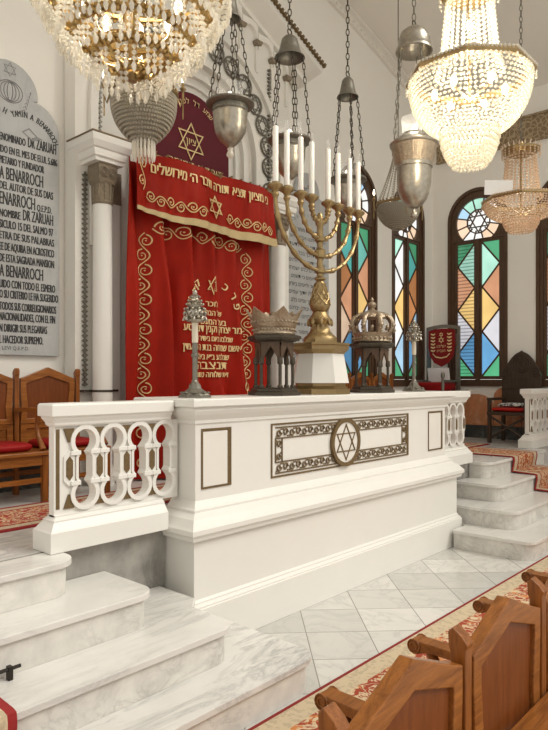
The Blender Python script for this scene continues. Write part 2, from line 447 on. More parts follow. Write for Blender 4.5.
# ------------------------------------------------------------------ windows (children of one structure each)
def window(name, M, mats_left=None, scheme=0, panes_l=None, panes_r=None):
    root = bpy.data.objects.new(name, None); COL.objects.link(root); root['kind'] = 'structure'
    root.location = M @ Vector((0, WZ0, 0))
    r = WW / 2; zs = WZT - r
    fl_c, fl_r = zs - .03, .385
    chord = fl_c - .30; a = math.degrees(math.asin(.30 / fl_r))
    fan = arc(0, fl_c, fl_r, -a, 180 + a, 30)
    LB, LT = 1.80, 4.05
    le = (-.37, -.065); ri = (.065, .37)
    outer = [(-r, WZ0), (r, WZ0)] + arc(0, zs, r, 0, 180, 24)
    mb = MB(); mb.shape([outer, fan, rect(-.42, .42, LB - .06, LT + .05)], -.14, -.02, M)
    mb.shape([outer, [(-r + .05, WZ0 + .05), (r - .05, WZ0 + .05)] + arc(0, zs, r - .05, 0, 180, 24)], -.02, .015, M)
    mb.box(-.03, .03, LB - .07, LT + .06, -.06, -.005, M)
    struct('window_frame', mb, WINW, root)
    mb = MB(); mb.box(-r - .04, r + .04, WZ0 - .035, WZ0, -.1, .05, M); struct('window_sill', mb, WINW, root)
    for side, (x0, x1) in (('l', le), ('r', ri)):
        mb = MB(); mb.shape([rect(x0 - .045, x1 + .045, LB - .055, LT + .045), rect(x0, x1, LB, LT)], -.10, -.03, M)
        # zigzag glazing bars: corners at the meeting side on top
        inner, outerx = (x1, x0) if side == 'l' else (x0, x1)
        n = 6; h = (LT - LB) / n
        zz = [(inner, LT)] + [((outerx if k % 2 else inner), LT - h * k) for k in range(1, n + 1)]
        for k in range(n):
            p, q = zz[k], zz[k + 1]; v = Vector((q[0] - p[0], q[1] - p[1])).normalized(); nx, ny = -v.y * .014, v.x * .014
            mb.shape([[(p[0] + nx, p[1] + ny), (q[0] + nx, q[1] + ny), (q[0] - nx, q[1] - ny), (p[0] - nx, p[1] - ny)]], -.085, -.055, M)
        cas = struct('casement', mb, WINW, root)
        # coloured panes
        cols = (panes_l if side == 'l' else panes_r)
        tris = [[(outerx, LT), zz[0], zz[1]]]
        for k in range(n - 1): tris.append([zz[k], zz[k + 1], zz[k + 2]])
        tris.append([zz[n - 1], zz[n], ((outerx if n % 2 == 0 else inner), LB)])
        for tri, (cn, st) in zip(tris, cols):
            g = MB().shape([tri], -.074, -.066, M)
            struct('pane', g, glass(cn, st, side == 'l' and scheme == 1), cas)
        for zz2 in (LB + .3, LT - .3):
            pass
    # fanlight: glass wedge panes, tracery and six-pointed star
    mb = MB()
    for up in (True, False): mb.shape([starpts(0, fl_c, .20, up), starpts(0, fl_c, .165, up)], -.09, -.05 + (.001 if up else 0), M)
    for k in range(12):
        an = math.radians(15 + 30 * k)
        p0 = Vector((math.cos(an), math.sin(an)))
        r0 = .155
        if p0.y * fl_r < -.30: r1 = .30 / abs(p0.y)
        else: r1 = fl_r + .01
        q = Vector((-p0.y, p0.x)) * .011; a0 = p0 * r0; a1 = p0 * r1
        mb.shape([[(a0.x + q.x, fl_c + a0.y + q.y), (a1.x + q.x, fl_c + a1.y + q.y), (a1.x - q.x, fl_c + a1.y - q.y), (a0.x - q.x, fl_c + a0.y - q.y)]], -.09, -.055, M)
    hexo = [(.215 * math.cos(math.radians(30 * k + 15)), fl_c + .215 * math.sin(math.radians(30 * k + 15))) for k in range(12)]
    hexi = [(x * .90, fl_c + (z - fl_c) * .90) for x, z in hexo]
    mb.shape([hexo, hexi], -.09, -.052, M)
    trac = struct('fanlight_tracery', mb, WINW, root)
    cl = ['sky', 'mint', 'mint', 'sky', 'peach', 'peach', 'white', 'white', 'peach', 'peach', 'white', 'white']
    for k in range(12):
        a0, a1 = 15 + 30 * k, 45 + 30 * k
        p = arc(0, fl_c, .20, a0, a1, 1); q = arc(0, fl_c, fl_r + .005, a0, a1, 6)
        q = [(x, max(z, chord)) for x, z in q]
        p = [(x, max(z, chord + .001)) for x, z in p]
        g = MB().shape([p + q[::-1]], -.075, -.068, M)
        struct('pane', g, glass(cl[(k - 1) % 12], 1.15), trac)
    g = MB().shape([circ(0, fl_c, .205, 18)], -.079, -.076, M); struct('pane', g, glass('white', 1.2), trac)
    return root
A = [('green', .62), ('mint', .85), ('orange', .85), ('yellow', 1.0), ('pale', .85), ('blue', .75), ('green', .8)]
B = [('green', .8), ('mint', 1.15), ('orange', .95), ('yellow', 1.1), ('pale', 1.0), ('blue', 1.1), ('green', .95)]
C1 = [('green', .5), ('aqua', .9), ('rust', .8), ('orange', .95), ('peach', .75), ('blue', .55), ('green', .5)]
C2 = [('green', .75), ('teal', .85), ('orange', .9), ('yellow', .95), ('pale', .9), ('blue', .8), ('green', .8)]
D1 = [('mint', 1.2), ('white', 1.2), ('white', 1.15), ('yellow', 1.2), ('white', 1.15), ('sky', 1.1), ('green', .9)]
D2 = [('green', .6), ('aqua', .8), ('rust', .8), ('rust', 1.1), ('sky', .7), ('blue', .7), ('green', .6)]
window('window_1', MY(W1, YB, 0), panes_l=C1, panes_r=C2)
window('window_2', MY(W2, YB, 0), panes_l=D1, panes_r=D2)
window('window_3', MX(XR, W3, 0), scheme=1, panes_l=A, panes_r=B)
window('window_4', MX(XR, W4, 0), scheme=1, panes_l=A, panes_r=B)
window('window_5', MX(XR, W5, 0), scheme=1, panes_l=A, panes_r=B)

# ------------------------------------------------------------------ ark facade
def plist(mb, *a): return mb
AX, AZ = 4.66, 4.32
ark = thing('ark_facade', 'white gabled plaster ark front with arched niche, columns and dark star tracery', 'ark', (AX, 5.3, PZ))
FY = 5.30
GZ = 6.48
gable = [(3.155, PZ), (6.165, PZ), (6.165, GZ - .43 * 1.505), (AX, GZ), (3.155, GZ - .43 * 1.505)]
NR = .86
niche = [(AX - NR, PZ + .02), (AX + NR, PZ + .02)] + arc(AX, AZ, NR, 0, 180, 30)
MB().shape([gable, niche], 0, YB - .012 - FY, MY(0, YB - .012, 0)).build('facade_wall', PAINTW, ark)
mb = MB(); mb.box(AX - NR, AX + NR, 5.44, 5.485, PZ + .02, AZ + NR)
mb.build('niche_back', PAINTW, ark)
# stepped archivolts
mb = MB()
for r0, r1, y0, y1 in ((.86, .93, 5.25, 5.31), (.74, .86, 5.34, 5.40), (.66, .76, 5.40, 5.445), (1.29, 1.37, 5.25, 5.31)):
    lo = arc(AX, AZ, r1, 0, 180, 30) + [(AX - r1, 3.0)] + [(AX - r0, 3.0)] + arc(AX, AZ, r0, 180, 0, 30) + [(AX + r0, 3.0), (AX + r1, 3.0)]
    mb.shape([lo], -y1, -y0, MY(0, 0, 0))
mb.build('arch_moulding', PAINTW, ark, smooth=30)
# dark star roundels along the arch and down the jambs
def roundel(x, z, y, r):
    m = MB(); M = MY(x, y, z)
    m.tube([(r * .93 * math.cos(2 * PI * k / 18), r * .93 * math.sin(2 * PI * k / 18), .01) for k in range(18)], .012, 5, True, M)
    star(m, r * .92, .008, M, .004, .014)
    m.build('star_roundel', DSILVER, ark)
RR = 1.12
for k in range(-7, 8):
    an = math.radians(90 + k * 12.8)
    if k > 4: continue
    roundel(AX + RR * math.cos(an), AZ + RR * math.sin(an), FY - .004, .122)
for s in (1,):
    for k in range(1, 3): roundel(AX + s * RR, AZ - .05 - .25 * k, FY - .004, .122)
# raking cornice, soffit and dark dentils
for s in (-1, 1):
    mb = MB(); L = math.hypot(1.87, .43 * 1.87); an = math.atan(.43)
    M = Matrix.Translation((AX, 0, GZ + .03)) @ (Matrix.Rotation(an, 4, 'Y') if s > 0 else Matrix.Scale(-1, 4, (1, 0, 0)) @ Matrix.Rotation(an, 4, 'Y'))
    prof = [(5.42, -.16), (5.24, -.16), (5.24, -.11), (5.18, -.09), (5.04, -.03), (5.04, .05), (5.42, .05)]
    mb.loft([[(x, y, z) for y, z in prof] for x in (0, L)], M)
    c = mb.build('raking_cornice', PAINTW, ark)
    mb = MB()
    for k in range(34):
        x = .03 + L * k / 34
        mb.box(x, x + .03, 5.0, 5.06, .035, .085, M)
    mb.box(0, L, 5.01, 5.42, .05, .062, M)
    mb.build('dentil_strip', BRONZE, ark)
    for k in range(5):
        x = AX + s * (.22 + .27 * k); z = GZ - .43 * abs(x - AX) - .36
        mb = MB(); M2 = MY(x, FY, z)
        mb.shape([arc(0, .02, .11, 0, 180, 10) + [(-.13, -.0), (-.13, .20), (.13, .20), (.13, 0)]][0:1], 0, .05, M2)
        mb.build('blind_arch', PAINTW, ark)
        mb = MB(); x2 = x + s * .135; M3 = MY(x2, FY, z - .06)
        mb.shape([[(-.05, .045), (.05, .045), (.05, .025), (.03, -.01), (-.03, -.01), (-.05, .025)]], 0, .075, M3)
        cb = mb.build('corbel', CAPITAL, ark)
        MB().shape([rect(-.018, .018, -.32, -.012)], 0, .03, M3).build('corbel_shaft', PAINTW, cb)
# side columns with bronze capitals and entablature blocks
def column(xc, s):
    sh = MB(); sh.lathe([(.115, PZ), (.115, .90), (.09, .96), (.092, 1.2), (.087, 3.38)], 24, (xc, 5.17, 0))
    cshaft = sh.build('column_shaft', PAINT, ark, smooth=40)
    MB().lathe([(.096, 1.63), (.096, 1.65)], 24, (xc, 5.17, 0)).build('band', IRON, cshaft)
    cp = MB(); cp.lathe([(.09, 3.36), (.098, 3.38), (.09, 3.40), (.088, 3.54), (.098, 3.56)], 16, (xc, 5.17, 0))
    cp.loft([[(xc + a * q, 5.17 + b * q, z) for a, b in ((-1, -1), (1, -1), (1, 1), (-1, 1))] for z, q in ((3.55, .08), (3.58, .09), (3.63, .097), (3.70, .097), (3.73, .092))])
    for dx in (-.045, .045):
        for k in range(3):
            r = .045 - .014 * k
            cp.tube([(xc + dx + r * math.cos(2 * PI * j / 12), 5.071, 3.645 + r * math.sin(2 * PI * j / 12)) for j in range(12)], .006, 4, True)
    for k in range(10):
        a = 2 * PI * k / 10; cp.tube([(xc + .085 * math.cos(a), 5.17 + .085 * math.sin(a), 3.40), (xc + .092 * math.cos(a), 5.17 + .092 * math.sin(a), 3.54)], .012, 5)
    cp.build('capital', CAPITAL, ark)
    en = MB(); en.stack(xc - .15, xc + .15, 5.05, 5.42, [(3.73, 0), (3.76, .0), (3.77, .02), (3.80, .025), (3.83, .025), (3.84, .04), (3.89, .065), (3.95, .07)], back=False)
    en = en.build('entablature', PAINT, ark)
    MB().stack(xc - .15, xc + .15, 5.05, 5.42, [(3.952, .075), (3.965, .075)], back=False).build('cap_moulding', BRONZE, en)
    pil = MB(); pil.box(xc + s * .17 - .07, xc + s * .17 + .07, 5.24, FY + .01, PZ, 3.42); pil.build('pilaster', PAINT, ark)
    MB().box(xc + s * .17 - .08, xc + s * .17 + .08, 5.23, FY + .01, 3.42, 3.72).build('pilaster_capital', CAPITAL, ark)
    MB().box(min(xc - s * .16, xc + s * .21), max(xc - s * .16, xc + s * .21), 5.22, FY + .01, 1.63, 1.65).build('band', IRON, ark)
    st = MB(); xs = xc - s * .115
    for k in range(44):
        z = 1.70 + k * .0452
        st.shape([[(-.028, 0), (0, .020), (.028, 0), (0, -.020)]], 0, .03, MY(xs, FY, z))
        st.ball((xs, FY - .02, z + .022), .012)
    for k in range(34):
        z = 4.0 + k * .046
        st.shape([[(-.028, 0), (0, .020), (.028, 0), (0, -.020)]], 0, .03, MY(xs + s * .155, FY, z))
    st.build('rosette_strip', DSILVER, ark)
column(3.36, 1); column(5.82, -1)

# maroon velvet arch inside niche
vp = thing('velvet_panel', 'dark maroon velvet arch panel with gold star inside the ark niche', 'velvet panel', (AX, 5.4, 3.3))
lo = [(AX - .55, 3.3), (AX + .55, 3.3)] + arc(AX, 4.35, .55, 0, 180, 30)
MB().shape([lo], .0, .025, MY(0, 5.43, 0)).build('velvet_cloth', MAROON, vp)
mb = MB(); M = MY(AX - .03, 5.40, 4.36)
star(mb, .21, .012, M, 0, .006)
mb.text(heb('ציון'), .11, MY(AX - .03, 5.395, 4.325))
for i, ch in enumerate(heb('שמע דל לפני יי')):
    if ch == ' ': continue
    an = math.radians(140 - i * 6.6)
    Mx = MY(AX + .42 * math.cos(an), 5.395, 4.35 + .42 * math.sin(an)) @ Matrix.Rotation(an - PI / 2, 4, 'Z')
    mb.text(ch, .085, Mx)
mb.text(heb('תורת יי תמימה'), .10, MY(AX + .05, 5.395, 4.07), width=.8)
mb.build('gold_embroidery', GOLDT, vp)

# ------------------------------------------------------------------ ark curtain
CX0, CX1, CZT, CZV = 3.58, 5.515, 3.88, 3.325
CC = (CX0 + CX1) / 2
def fold(x, z):
    p = 17 * (x - 3.7) + 1.3 * math.sin(1.4 * z + 2 * x) + .7 * z
    k = 1 - .8 * math.exp(-((x - 4.60) / .40) ** 4) * math.exp(-((z - 2.2) / .62) ** 4)   # stiff embroidered field hangs flatter
    return k * (.085 * (math.sin(p + .7 * math.sin(p)) - .2) * (.75 + .25 * math.sin(3.1 * x + 1)) + .010 * math.sin(37 * x - 2 * z)) + .015 * math.sin(6 * x - .8 * z)
def fold2(x, z):
    q = min(abs(x - CX0 - .02), abs(x - CX1 + .02), 1)
    return .034 * math.sin(7.2 * (x - 3.7) + 2.5 * (z - 3.3)) + .014 * math.sin(15 * (x - 3.7) - 3 * z) + .006 * math.sin(40 * x) * (CZT - z) / .5
def cloth(x0, x1, z0, z1, nx, nz, y, fn, hem=None, th=.012):
    m = MB(); vs = []; fs = []
    for j in range(nz + 1):
        for i in range(nx + 1):
            x = x0 + (x1 - x0) * i / nx; z = z0 + (z1 - z0) * j / nz
            if hem: z += hem(x) * (1 - j / nz)
            vs.append((x, y + fn(x, z), z))
    n = len(vs); vs += [(p[0], p[1] + th, p[2]) for p in vs]; w = nx + 1
    for j in range(nz):
        for i in range(nx):
            a = j * w + i; fs.append((a, a + 1, a + w + 1, a + w)); fs.append((n + a, n + a + w, n + a + w + 1, n + a + 1))
    for i in range(nx):
        a = i; fs.append((a + 1, a, n + a, n + a + 1)); a = nz * w + i; fs.append((a, a + 1, n + a + 1, n + a))
    for j in range(nz):
        a = j * w; fs.append((a, a + w, n + a + w, n + a)); a = j * w + nx; fs.append((a + w, a, n + a, n + a + w))
    return m.add(vs, fs)
CY = 5.04
cur = thing('ark_curtain', 'red velvet ark curtain with gold embroidered vine border and Hebrew text', 'curtain', (CC, CY, PZ))
cloth(CX0 - .06, CX1 + .0, PZ + .02, CZT - .06, 150, 50, CY, fold).build('drape', RED, cur, smooth=80)
def conform(mb, y, fn, d):
    mb.v = [Vector((p.x, y + fn(p.x, p.z) - d - (p.y), p.z)) for p in mb.v]
    return mb
def vine(mb, p0, p1, n, amp, r, M=None, flip=1):
    """running vine of scrolls from p0 to p1 (x,z)"""
    p0 = Vector(p0); p1 = Vector(p1); d = (p1 - p0); L = d.length; d.normalize(); q = Vector((-d.y, d.x)); u = L / n
    for i in range(n):
        s = flip * (1 if i % 2 else -1)
        pts = []
        for k in range(11):
            t = k / 10
            pts.append(p0 + d * (u * (i + t)) + q * (s * amp * .6 * math.sin(PI * t)))
        mb.tube([(p.x, 0, p.y) for p in pts], r, 4)
        c = p0 + d * (u * (i + .52)) - q * (s * amp * .18)
        pts = []
        for k in range(19):
            t = k / 18; an = t * 2.15 * PI; rr = min(amp * .72, u * .5) * (1 - .66 * t)
            pts.append(c - d * (rr * math.cos(an)) - q * (s * rr * math.sin(an)))
        mb.tube([(p.x, 0, p.y) for p in pts], [r * (1.2 - .5 * k / 18) for k in range(19)], 4)
        mb.ball((c.x, 0, c.y), r * 1.5)
def stitch(parent, parts, y, fn, d, name):
    for mb in parts:
        conform(mb, y, fn, d).build(name, GOLDT, parent)
for a, b, n, fl in (((3.755, 3.16), (3.755, PZ + .1), 16, 1), ((5.13, 3.16), (5.13, PZ + .1), 16, -1), ((3.82, 3.205), (5.07, 3.205), 9, 1)):
    mb = MB(); vine(mb, a, b, n, .082, .0056, flip=fl); conform(mb, CY, fold, .006).build('vine_border', GOLDT, cur)
TX = 4.575; P = []
mb = MB(); star(mb, .10, .011, MY(TX + .03, 0, 2.735), 0, .004); P.append(mb)
w1 = 'פרכת קדש'
for i, ch in enumerate(w1):
    if ch == ' ': continue
    an = math.radians(8 + i * (164 / 7))
    if 66 < math.degrees(an) < 112: continue
    mb = MB(); mb.text(ch, .115, MY(TX + .03 + .31 * math.cos(an), 0, 2.50 + .26 * math.sin(an)) @ Matrix.Rotation(an - PI / 2, 4, 'Z'), bold=.003); P.append(mb)
lines = [('לזכר', .08, 2.535, .19), ('של הבחור', .08, 2.44, .32), ('בעל המעשים', .085, 2.345, .44), ('מר יצחק וקנין דנים סע', .105, 2.265, .80), ('שנלבע ביום באדר השר', .08, 2.17, .62), ('אשם שמחה בנת ה ס עדן', .10, 2.07, .80), ('שנלבע ב״א באלול', .085, 1.975, .52), ('תנצבה', .12, 1.875, .48), ('זאת שלוחה טבתה', .08, 1.79, .52)]
for t_, sz, z, wd in lines:
    mb = MB(); mb.text(heb(t_), sz * 1.05, MY(TX + .02, 0, z - .02), width=wd, bold=.003); P.append(mb)
stitch(cur, P, CY, fold, .02, 'embroidered_text')
VY = CY - .16
VX0, VX1 = CX0 - .06, CX1 - .06
hem = lambda x: .015 - .05 * (x - CX0) / (CX1 - CX0) - .015 * math.sin(PI * (x - CX0) / (CX1 - CX0))
val = cloth(VX0, VX1, CZV, CZT, 130, 18, VY, fold2, hem).build('valance', RED, cur, smooth=80)
cloth(VX0, VX1, CZV - .035, CZV + .02, 90, 2, VY - .006, fold2, hem).build('gold_fringe', FRINGE, val, smooth=80)
P = []
for a, b, n in (((VX0 + .07, 3.84), (VX0 + .07, 3.50), 2), ((VX0 + .12, 3.455), (4.36, 3.435), 6), ((VX1 - .07, 3.42), (4.67, 3.435), 6)):
    mb = MB(); vine(mb, a, b, n, .066, .0062); P.append(mb)
mb = MB(); star(mb, .125, .014, MY(4.515, 0, 3.525), 0, .004); P.append(mb)
mb = MB(); mb.text(heb('כי מציון תצא תורה ודבר ה׳ מירושלים'), .14, MY(CC - .04, 0, 3.70), width=1.58, bold=.004); P.append(mb)
stitch(val, P, VY, fold2, .018, 'embroidery')
mb = MB()
for k in range(14): mb.tube([(CX0 + .05 + k * .143, VY + .05, CZT - .02 + 0.0), (CX0 + .05 + k * .143, VY + .02, CZT + .03), (CX0 + .05 + k * .143, VY + .06, CZT + .02)], .012, 5)
mb.tube([(CX0 - .02, VY + .05, CZT), (CX1 + .02, VY + .05, CZT)], .014, 8)
mb.build('curtain_rod', BRASSD, cur)

# ------------------------------------------------------------------ tablets
def tablet(label, xc, y, zb, lines, name='memorial_tablet', hebrew=False, wd=.94):
    zsh = 3.93; h = wd / 2
    lp = [(xc - h, zb), (xc + h, zb)] + arc(xc + h - .26, 3.98, .26, 0, 88, 8) + arc(xc, 4.27, .26, -5, 185, 20) + arc(xc - h + .26, 3.98, .26, 92, 180, 8)
    th = thing(name, label, 'tablet', (xc, y, zb))
    MB().shape([lp], .004, .045, MY(0, y, 0)).build('slab', TABLET, th, bevel=.006)
    ins = MB(); M0 = y - .047
    return th, ins, M0
th, ins, ty = tablet('grey marble memorial tablet with engraved Spanish lettering on the left wall', 2.615, YB, 1.96, None)
# (hidden start, visible words, right end x, baseline z, cap height)
L = [('DE LA CASA D', 'ENOMINADO', None, 56, 155, 7.6, 'DR ZARUAH', 10.5), ('FUND', 'IDO EN EL MES DE ELUL 5.686', None, 57, 166.7, 7.2, '', 0), ('DE SU PRO', 'PIETARIO Y FUNDADOR', None, 44, 173.6, 7.6, '', 0), ('YAMIN ', 'A BENARROCH', None, 43, 188, 12.5, '', 0), ('PADRE ', 'DEL AUTOR DE SUS DIAS', None, 53, 200, 7.8, '', 0), ('YAMIN A B', 'ENARROCH', None, 35, 210.5, 13, 'Q.E.P.D.', 7), ('CON EL ', 'NOMBRE', None, 22, 221, 8, 'DR ZARUAH', 11.5), ('VER', 'SICULO 15 DEL SALMO 97', None, 53, 236.5, 8, '', 0), ('EN CADA L', 'ETRA DE SUS PALABRAS', None, 54, 247, 7.6, '', 0), ('QUE SE L', 'EE DE AQUIBA EN ACROSTICO', None, 54, 257.8, 8, '', 0), ('FUNDADOR ', 'DE ESTA SAGRADA MANSION', None, 54, 268.5, 8, '', 0), ('YAMIN ', 'A BENARROCH', None, 43, 281, 12, '', 0), ('CONSTR', 'UIDO CON TODO EL ESMERO', None, 55, 293, 8, '', 0), ('SEGUN ', 'O SU CRITERIO LE HA SUGERIDO', None, 58, 303, 8, '', 0), ('PARA ', 'TODOS SUS CORRELIGIONARIOS', None, 56, 314, 8, '', 0), ('DE TODAS ', 'NACIONALIDADES, CON EL FIN', None, 55, 323.7, 8, '', 0), ('DE QUE PUEDA', 'N DIRIGIR SUS PLEGARIAS', None, 47, 334, 8, '', 0), ('SUS RUEGOS A', 'L HACEDOR SUPREMO.', None, 43, 344.7, 8, '', 0)]
def wall_xz(u, v):     # tablet survey marks -> wall coordinates
    t_ = (u - 274) / 641; d = (YB - .047) / (.66913 - t_ * .74314); return d * (.74314 + t_ * .66913), 1.75 + (379 - v) * d / 641, d
for pre, vis, _, ur, vb, hp, big, hb in L:
    xr_, zr_, dd = wall_xz(ur, vb); xl_ = 2.522
    k_ = dd / 641 / .727
    m_ = MB()
    if big and hb > hp:
        xm = xl_ + (xr_ - xl_) * (.47 if ur > 30 else .0)
        if ur < 30: xm = xr_; xr2, zr2 = wall_xz(53, 226)[:2]
        else: xr2, zr2 = xr_, zr_
        m_.text(vis, hp * k_, MY(xl_, ty, zr2 + .0), 'LEFT', bold=.0028, width=xm - xl_ - .015)
        m_.text(big, hb * k_, MY(xm + .01, ty, zr2), 'LEFT', bold=.0028, width=xr2 - xm - .01); zr_ = zr2
    else:
        m_.text(vis, hp * k_, MY(xl_, ty, zr_), 'LEFT', bold=.0028, width=xr_ - xl_)
        if big: m_.text(big, hb * k_, MY(xr_ + .02, ty, zr_), 'LEFT', bold=.0028, width=.14)
    m_.text(pre, hp * k_, MY(2.19, ty, zr_), 'LEFT', bold=.0028, width=xl_ - .018 - 2.19)
    m_.build('inscription_line', LETTER, th)
m_ = MB(); m_.text('D. LEVI Q.E.P.D.', .045, MY(2.49, ty, 2.005), 'LEFT', width=.30); m_.build('inscription_line', LETTER, th)
m_ = MB()
for w_, a0, a1, sg in (('YAMIN A BENARROCH', 114, 24, 1), ('DR ZARUAH', 156, 70, -1)):
    for i, ch in enumerate(w_):
        if ch == ' ': continue
        an = math.radians(a0 + (a1 - a0) * i / (len(w_) - 1))
        m_.text(ch, .078, MY(2.615 + sg * .15 + .28 * math.cos(an), ty, 3.80 + .27 * math.sin(an)) @ Matrix.Rotation(an - PI / 2, 4, 'Z'), wx=.62, bold=.002)
m_.build('arched_inscription', LETTER, th)
star(ins, .065, .004, MY(2.615, ty, 4.45), 0, .001)
for rx, rz in ((.115, .095), (.085, .085), (.055, .08), (.025, .078)):
    ins.tube([(2.615 + rx * math.cos(2 * PI * k / 24), ty, 4.26 + rz * math.sin(2 * PI * k / 24)) for k in range(24)], .0035, 4, True)
for s in (-1, 1):
    for k in range(6):
        ins.tube([(2.615 + s * (.10 + .016 * k), ty, 4.12 + .035 * k), (2.615 + s * (.13 + .012 * k), ty, 4.14 + .035 * k), (2.615 + s * (.14 + .010 * k), ty, 4.11 + .035 * k)], .003, 4)
ins.shape([[(2.72, 3.94), (2.79, 3.99), (2.87, 3.93), (2.92, 3.92), (2.82, 3.88)], [(2.74, 3.94), (2.79, 3.977), (2.853, 3.93), (2.81, 3.895)]], 0, .001, MY(0, ty, 0))
ins.build('emblem', m_plain('engraved_grey', (.25, .25, .25), .6), th)
th, ins, ty = tablet('pale grey marble tablet with Hebrew lettering right of the red ark curtain', 6.74, YB, 1.96, None)
hl = ['למנצח בנגינת מזמור שיר', 'אלהים יחננו ויברכנו יאר', 'פניו אתנו סלה לדעת', 'בארץ דרכך בכל גוים', 'ישועתך יודוך עמים אלהים', 'יודוך עמים כלם ישמחו', 'וירננו לאמים כי תשפט', 'עמים מישר ולאמים בארץ', 'תנחם סלה יודוך עמים', 'אלהים יודוך עמים כלם', 'ארץ נתנה יבולה יברכנו', 'אלהים אלהינו יברכנו', 'אלהים וייראו אתו כל', 'אפסי ארץ מזמור לדוד', 'יי רעי לא אחסר בנאות', 'דשא ירביצני על מי', 'מנחות ינהלני נפשי']
for i, s in enumerate(hl):
    m_ = MB(); m_.text(heb(s), .072, MY(6.74, ty, 3.72 - i * .105), width=.78 if i % 3 else .7); m_.build('inscription_line', LETTER, th)
for k in range(11):
    an = math.radians(150 - 12 * k); ins.text('אבגדהוזחטיכ'[k], .06, MY(6.74 + .36 * math.cos(an), ty, 3.70 + .24 * math.sin(an)) @ Matrix.Rotation(an - PI / 2, 4, 'Z'))
star(ins, .10, .005, MY(6.74, ty, 4.27), 0, .001)
ins.build('emblem', LETTER, th)

# ------------------------------------------------------------------ pedestal (front counter of the platform)
PX0, PX1, PY0, PY1 = 2.80, 6.30, 3.22, 3.46
ped = thing('pedestal', 'long white painted counter with star medallion, under the menorah', 'pedestal', ((PX0 + PX1) / 2, 3.45, 0))
prof = [(.002, .13), (.27, .13), (.275, .122), (.285, .122), (.30, .102), (.31, .102), (.325, .09), (.70, .09), (.712, .125), (.735, .13), (.755, .15), (.785, .15), (.80, .135), (.845, .10), (.875, .05), (.89, .05), (.90, .035), (.925, .015), (.94, 0), (1.445, 0), (1.455, .012), (1.475, .012), (1.515, .045), (1.54, .06), (1.562, .06)]
MB().stack(PX0, PX1, PY0, PY1, prof, back=False).box(3.2, 5.9, PY1 + .001, 3.72, PZ + .002, 1.562).build('body', PAINT, ped)
MB().stack(PX0, PX1, PY0, 3.70, [(1.564, .078), (1.572, .085), (1.612, .085), (1.62, .078)]).build('countertop', PAINT, ped)
def frame(mb, x0, x1, z0, z1, w, M, t=.008): mb.shape([rect(x0, x1, z0, z1), rect(x0 + w, x1 - w, z0 + w, z1 - w)], 0, t, M)
MF = MY(0, PY0 - .001, 0)
for a, b in ((2.85, 3.125), (5.93, 6.235)):
    mb = MB(); frame(mb, a, b, 1.013, 1.417, .012, MF, .006); mb.shape([rect(b - .035, b - .011, 1.023, 1.407)], 0, .004, MF); mb.shape([rect(a + .01, b - .03, 1.398, 1.408)], 0, .004, MF)  # dark frame and strips paint the shade inside the panel recess
    p = mb.build('side_panel_shade', BRONZE, ped)
    MB().shape([rect(a + .014, b - .037, 1.028, 1.396)], 0, .004, MF).build('panel_face', PAINTW, p)
mb = MB(); frame(mb, 3.54, 5.535, 1.008, 1.416, .013, MF, .006); mb.shape([rect(5.505, 5.523, 1.02, 1.40)], 0, .004, MF)  # flat panel: recess shade painted as dark frame and right strip
pf = mb.build('centre_panel_shade', BRONZE, ped)
def scrollband(mb, x0, x1, z0, z1, horiz=True):
    L = (x1 - x0) if horiz else (z1 - z0); n = max(1, round(L / .075)); w = (z1 - z0) if horiz else (x1 - x0)
    for i in range(n):
        t = (i + .5) / n
        cx, cz = (x0 + L * t, (z0 + z1) / 2) if horiz else ((x0 + x1) / 2, z0 + L * t)
        r = w * .36; s = 1 if i % 2 else -1
        pts = []
        for k in range(15):
            q = k / 14; an = q * 2.2 * PI * s; rr = r * (1 - .65 * q)
            pts.append((cx + rr * math.cos(an), PY0 - .006, cz + rr * math.sin(an)))
        mb.tube(pts, .0075, 4)
        mb.ball((cx - r * .9, PY0 - .004, cz + s * w * .32), (.011, .004, .008)); mb.ball((cx + r * .9, PY0 - .004, cz - s * w * .32), (.011, .004, .008))
    if horiz:
        for z in (z0, z1): mb.box(x0, x1, PY0 - .007, PY0 - .001, z - .005, z + .005)
    else:
        for x in (x0, x1): mb.box(x - .005, x + .005, PY0 - .007, PY0 - .001, z0, z1)
mb = MB()
scrollband(mb, 3.59, 5.49, 1.04, 1.122); scrollband(mb, 3.59, 5.49, 1.302, 1.384)
scrollband(mb, 3.59, 3.665, 1.122, 1.302, False); scrollband(mb, 5.415, 5.49, 1.122, 1.302, False)
mb.build('scroll_inlay', BRONZE, pf)
MCX, MCZ = 4.475, 1.212
MB().shape([circ(MCX, MCZ, .196, 40)], 0, .016, MF).build('medallion_face', PAINTW, pf)
mb = MB(); mb.shape([circ(MCX, MCZ, .206, 40), circ(MCX, MCZ, .172, 40)], 0, .026, MF); star(mb, .158, .0085, MY(MCX, PY0 - .001, MCZ), .014, .022)
mb.build('star_medallion', BRONZE, pf)

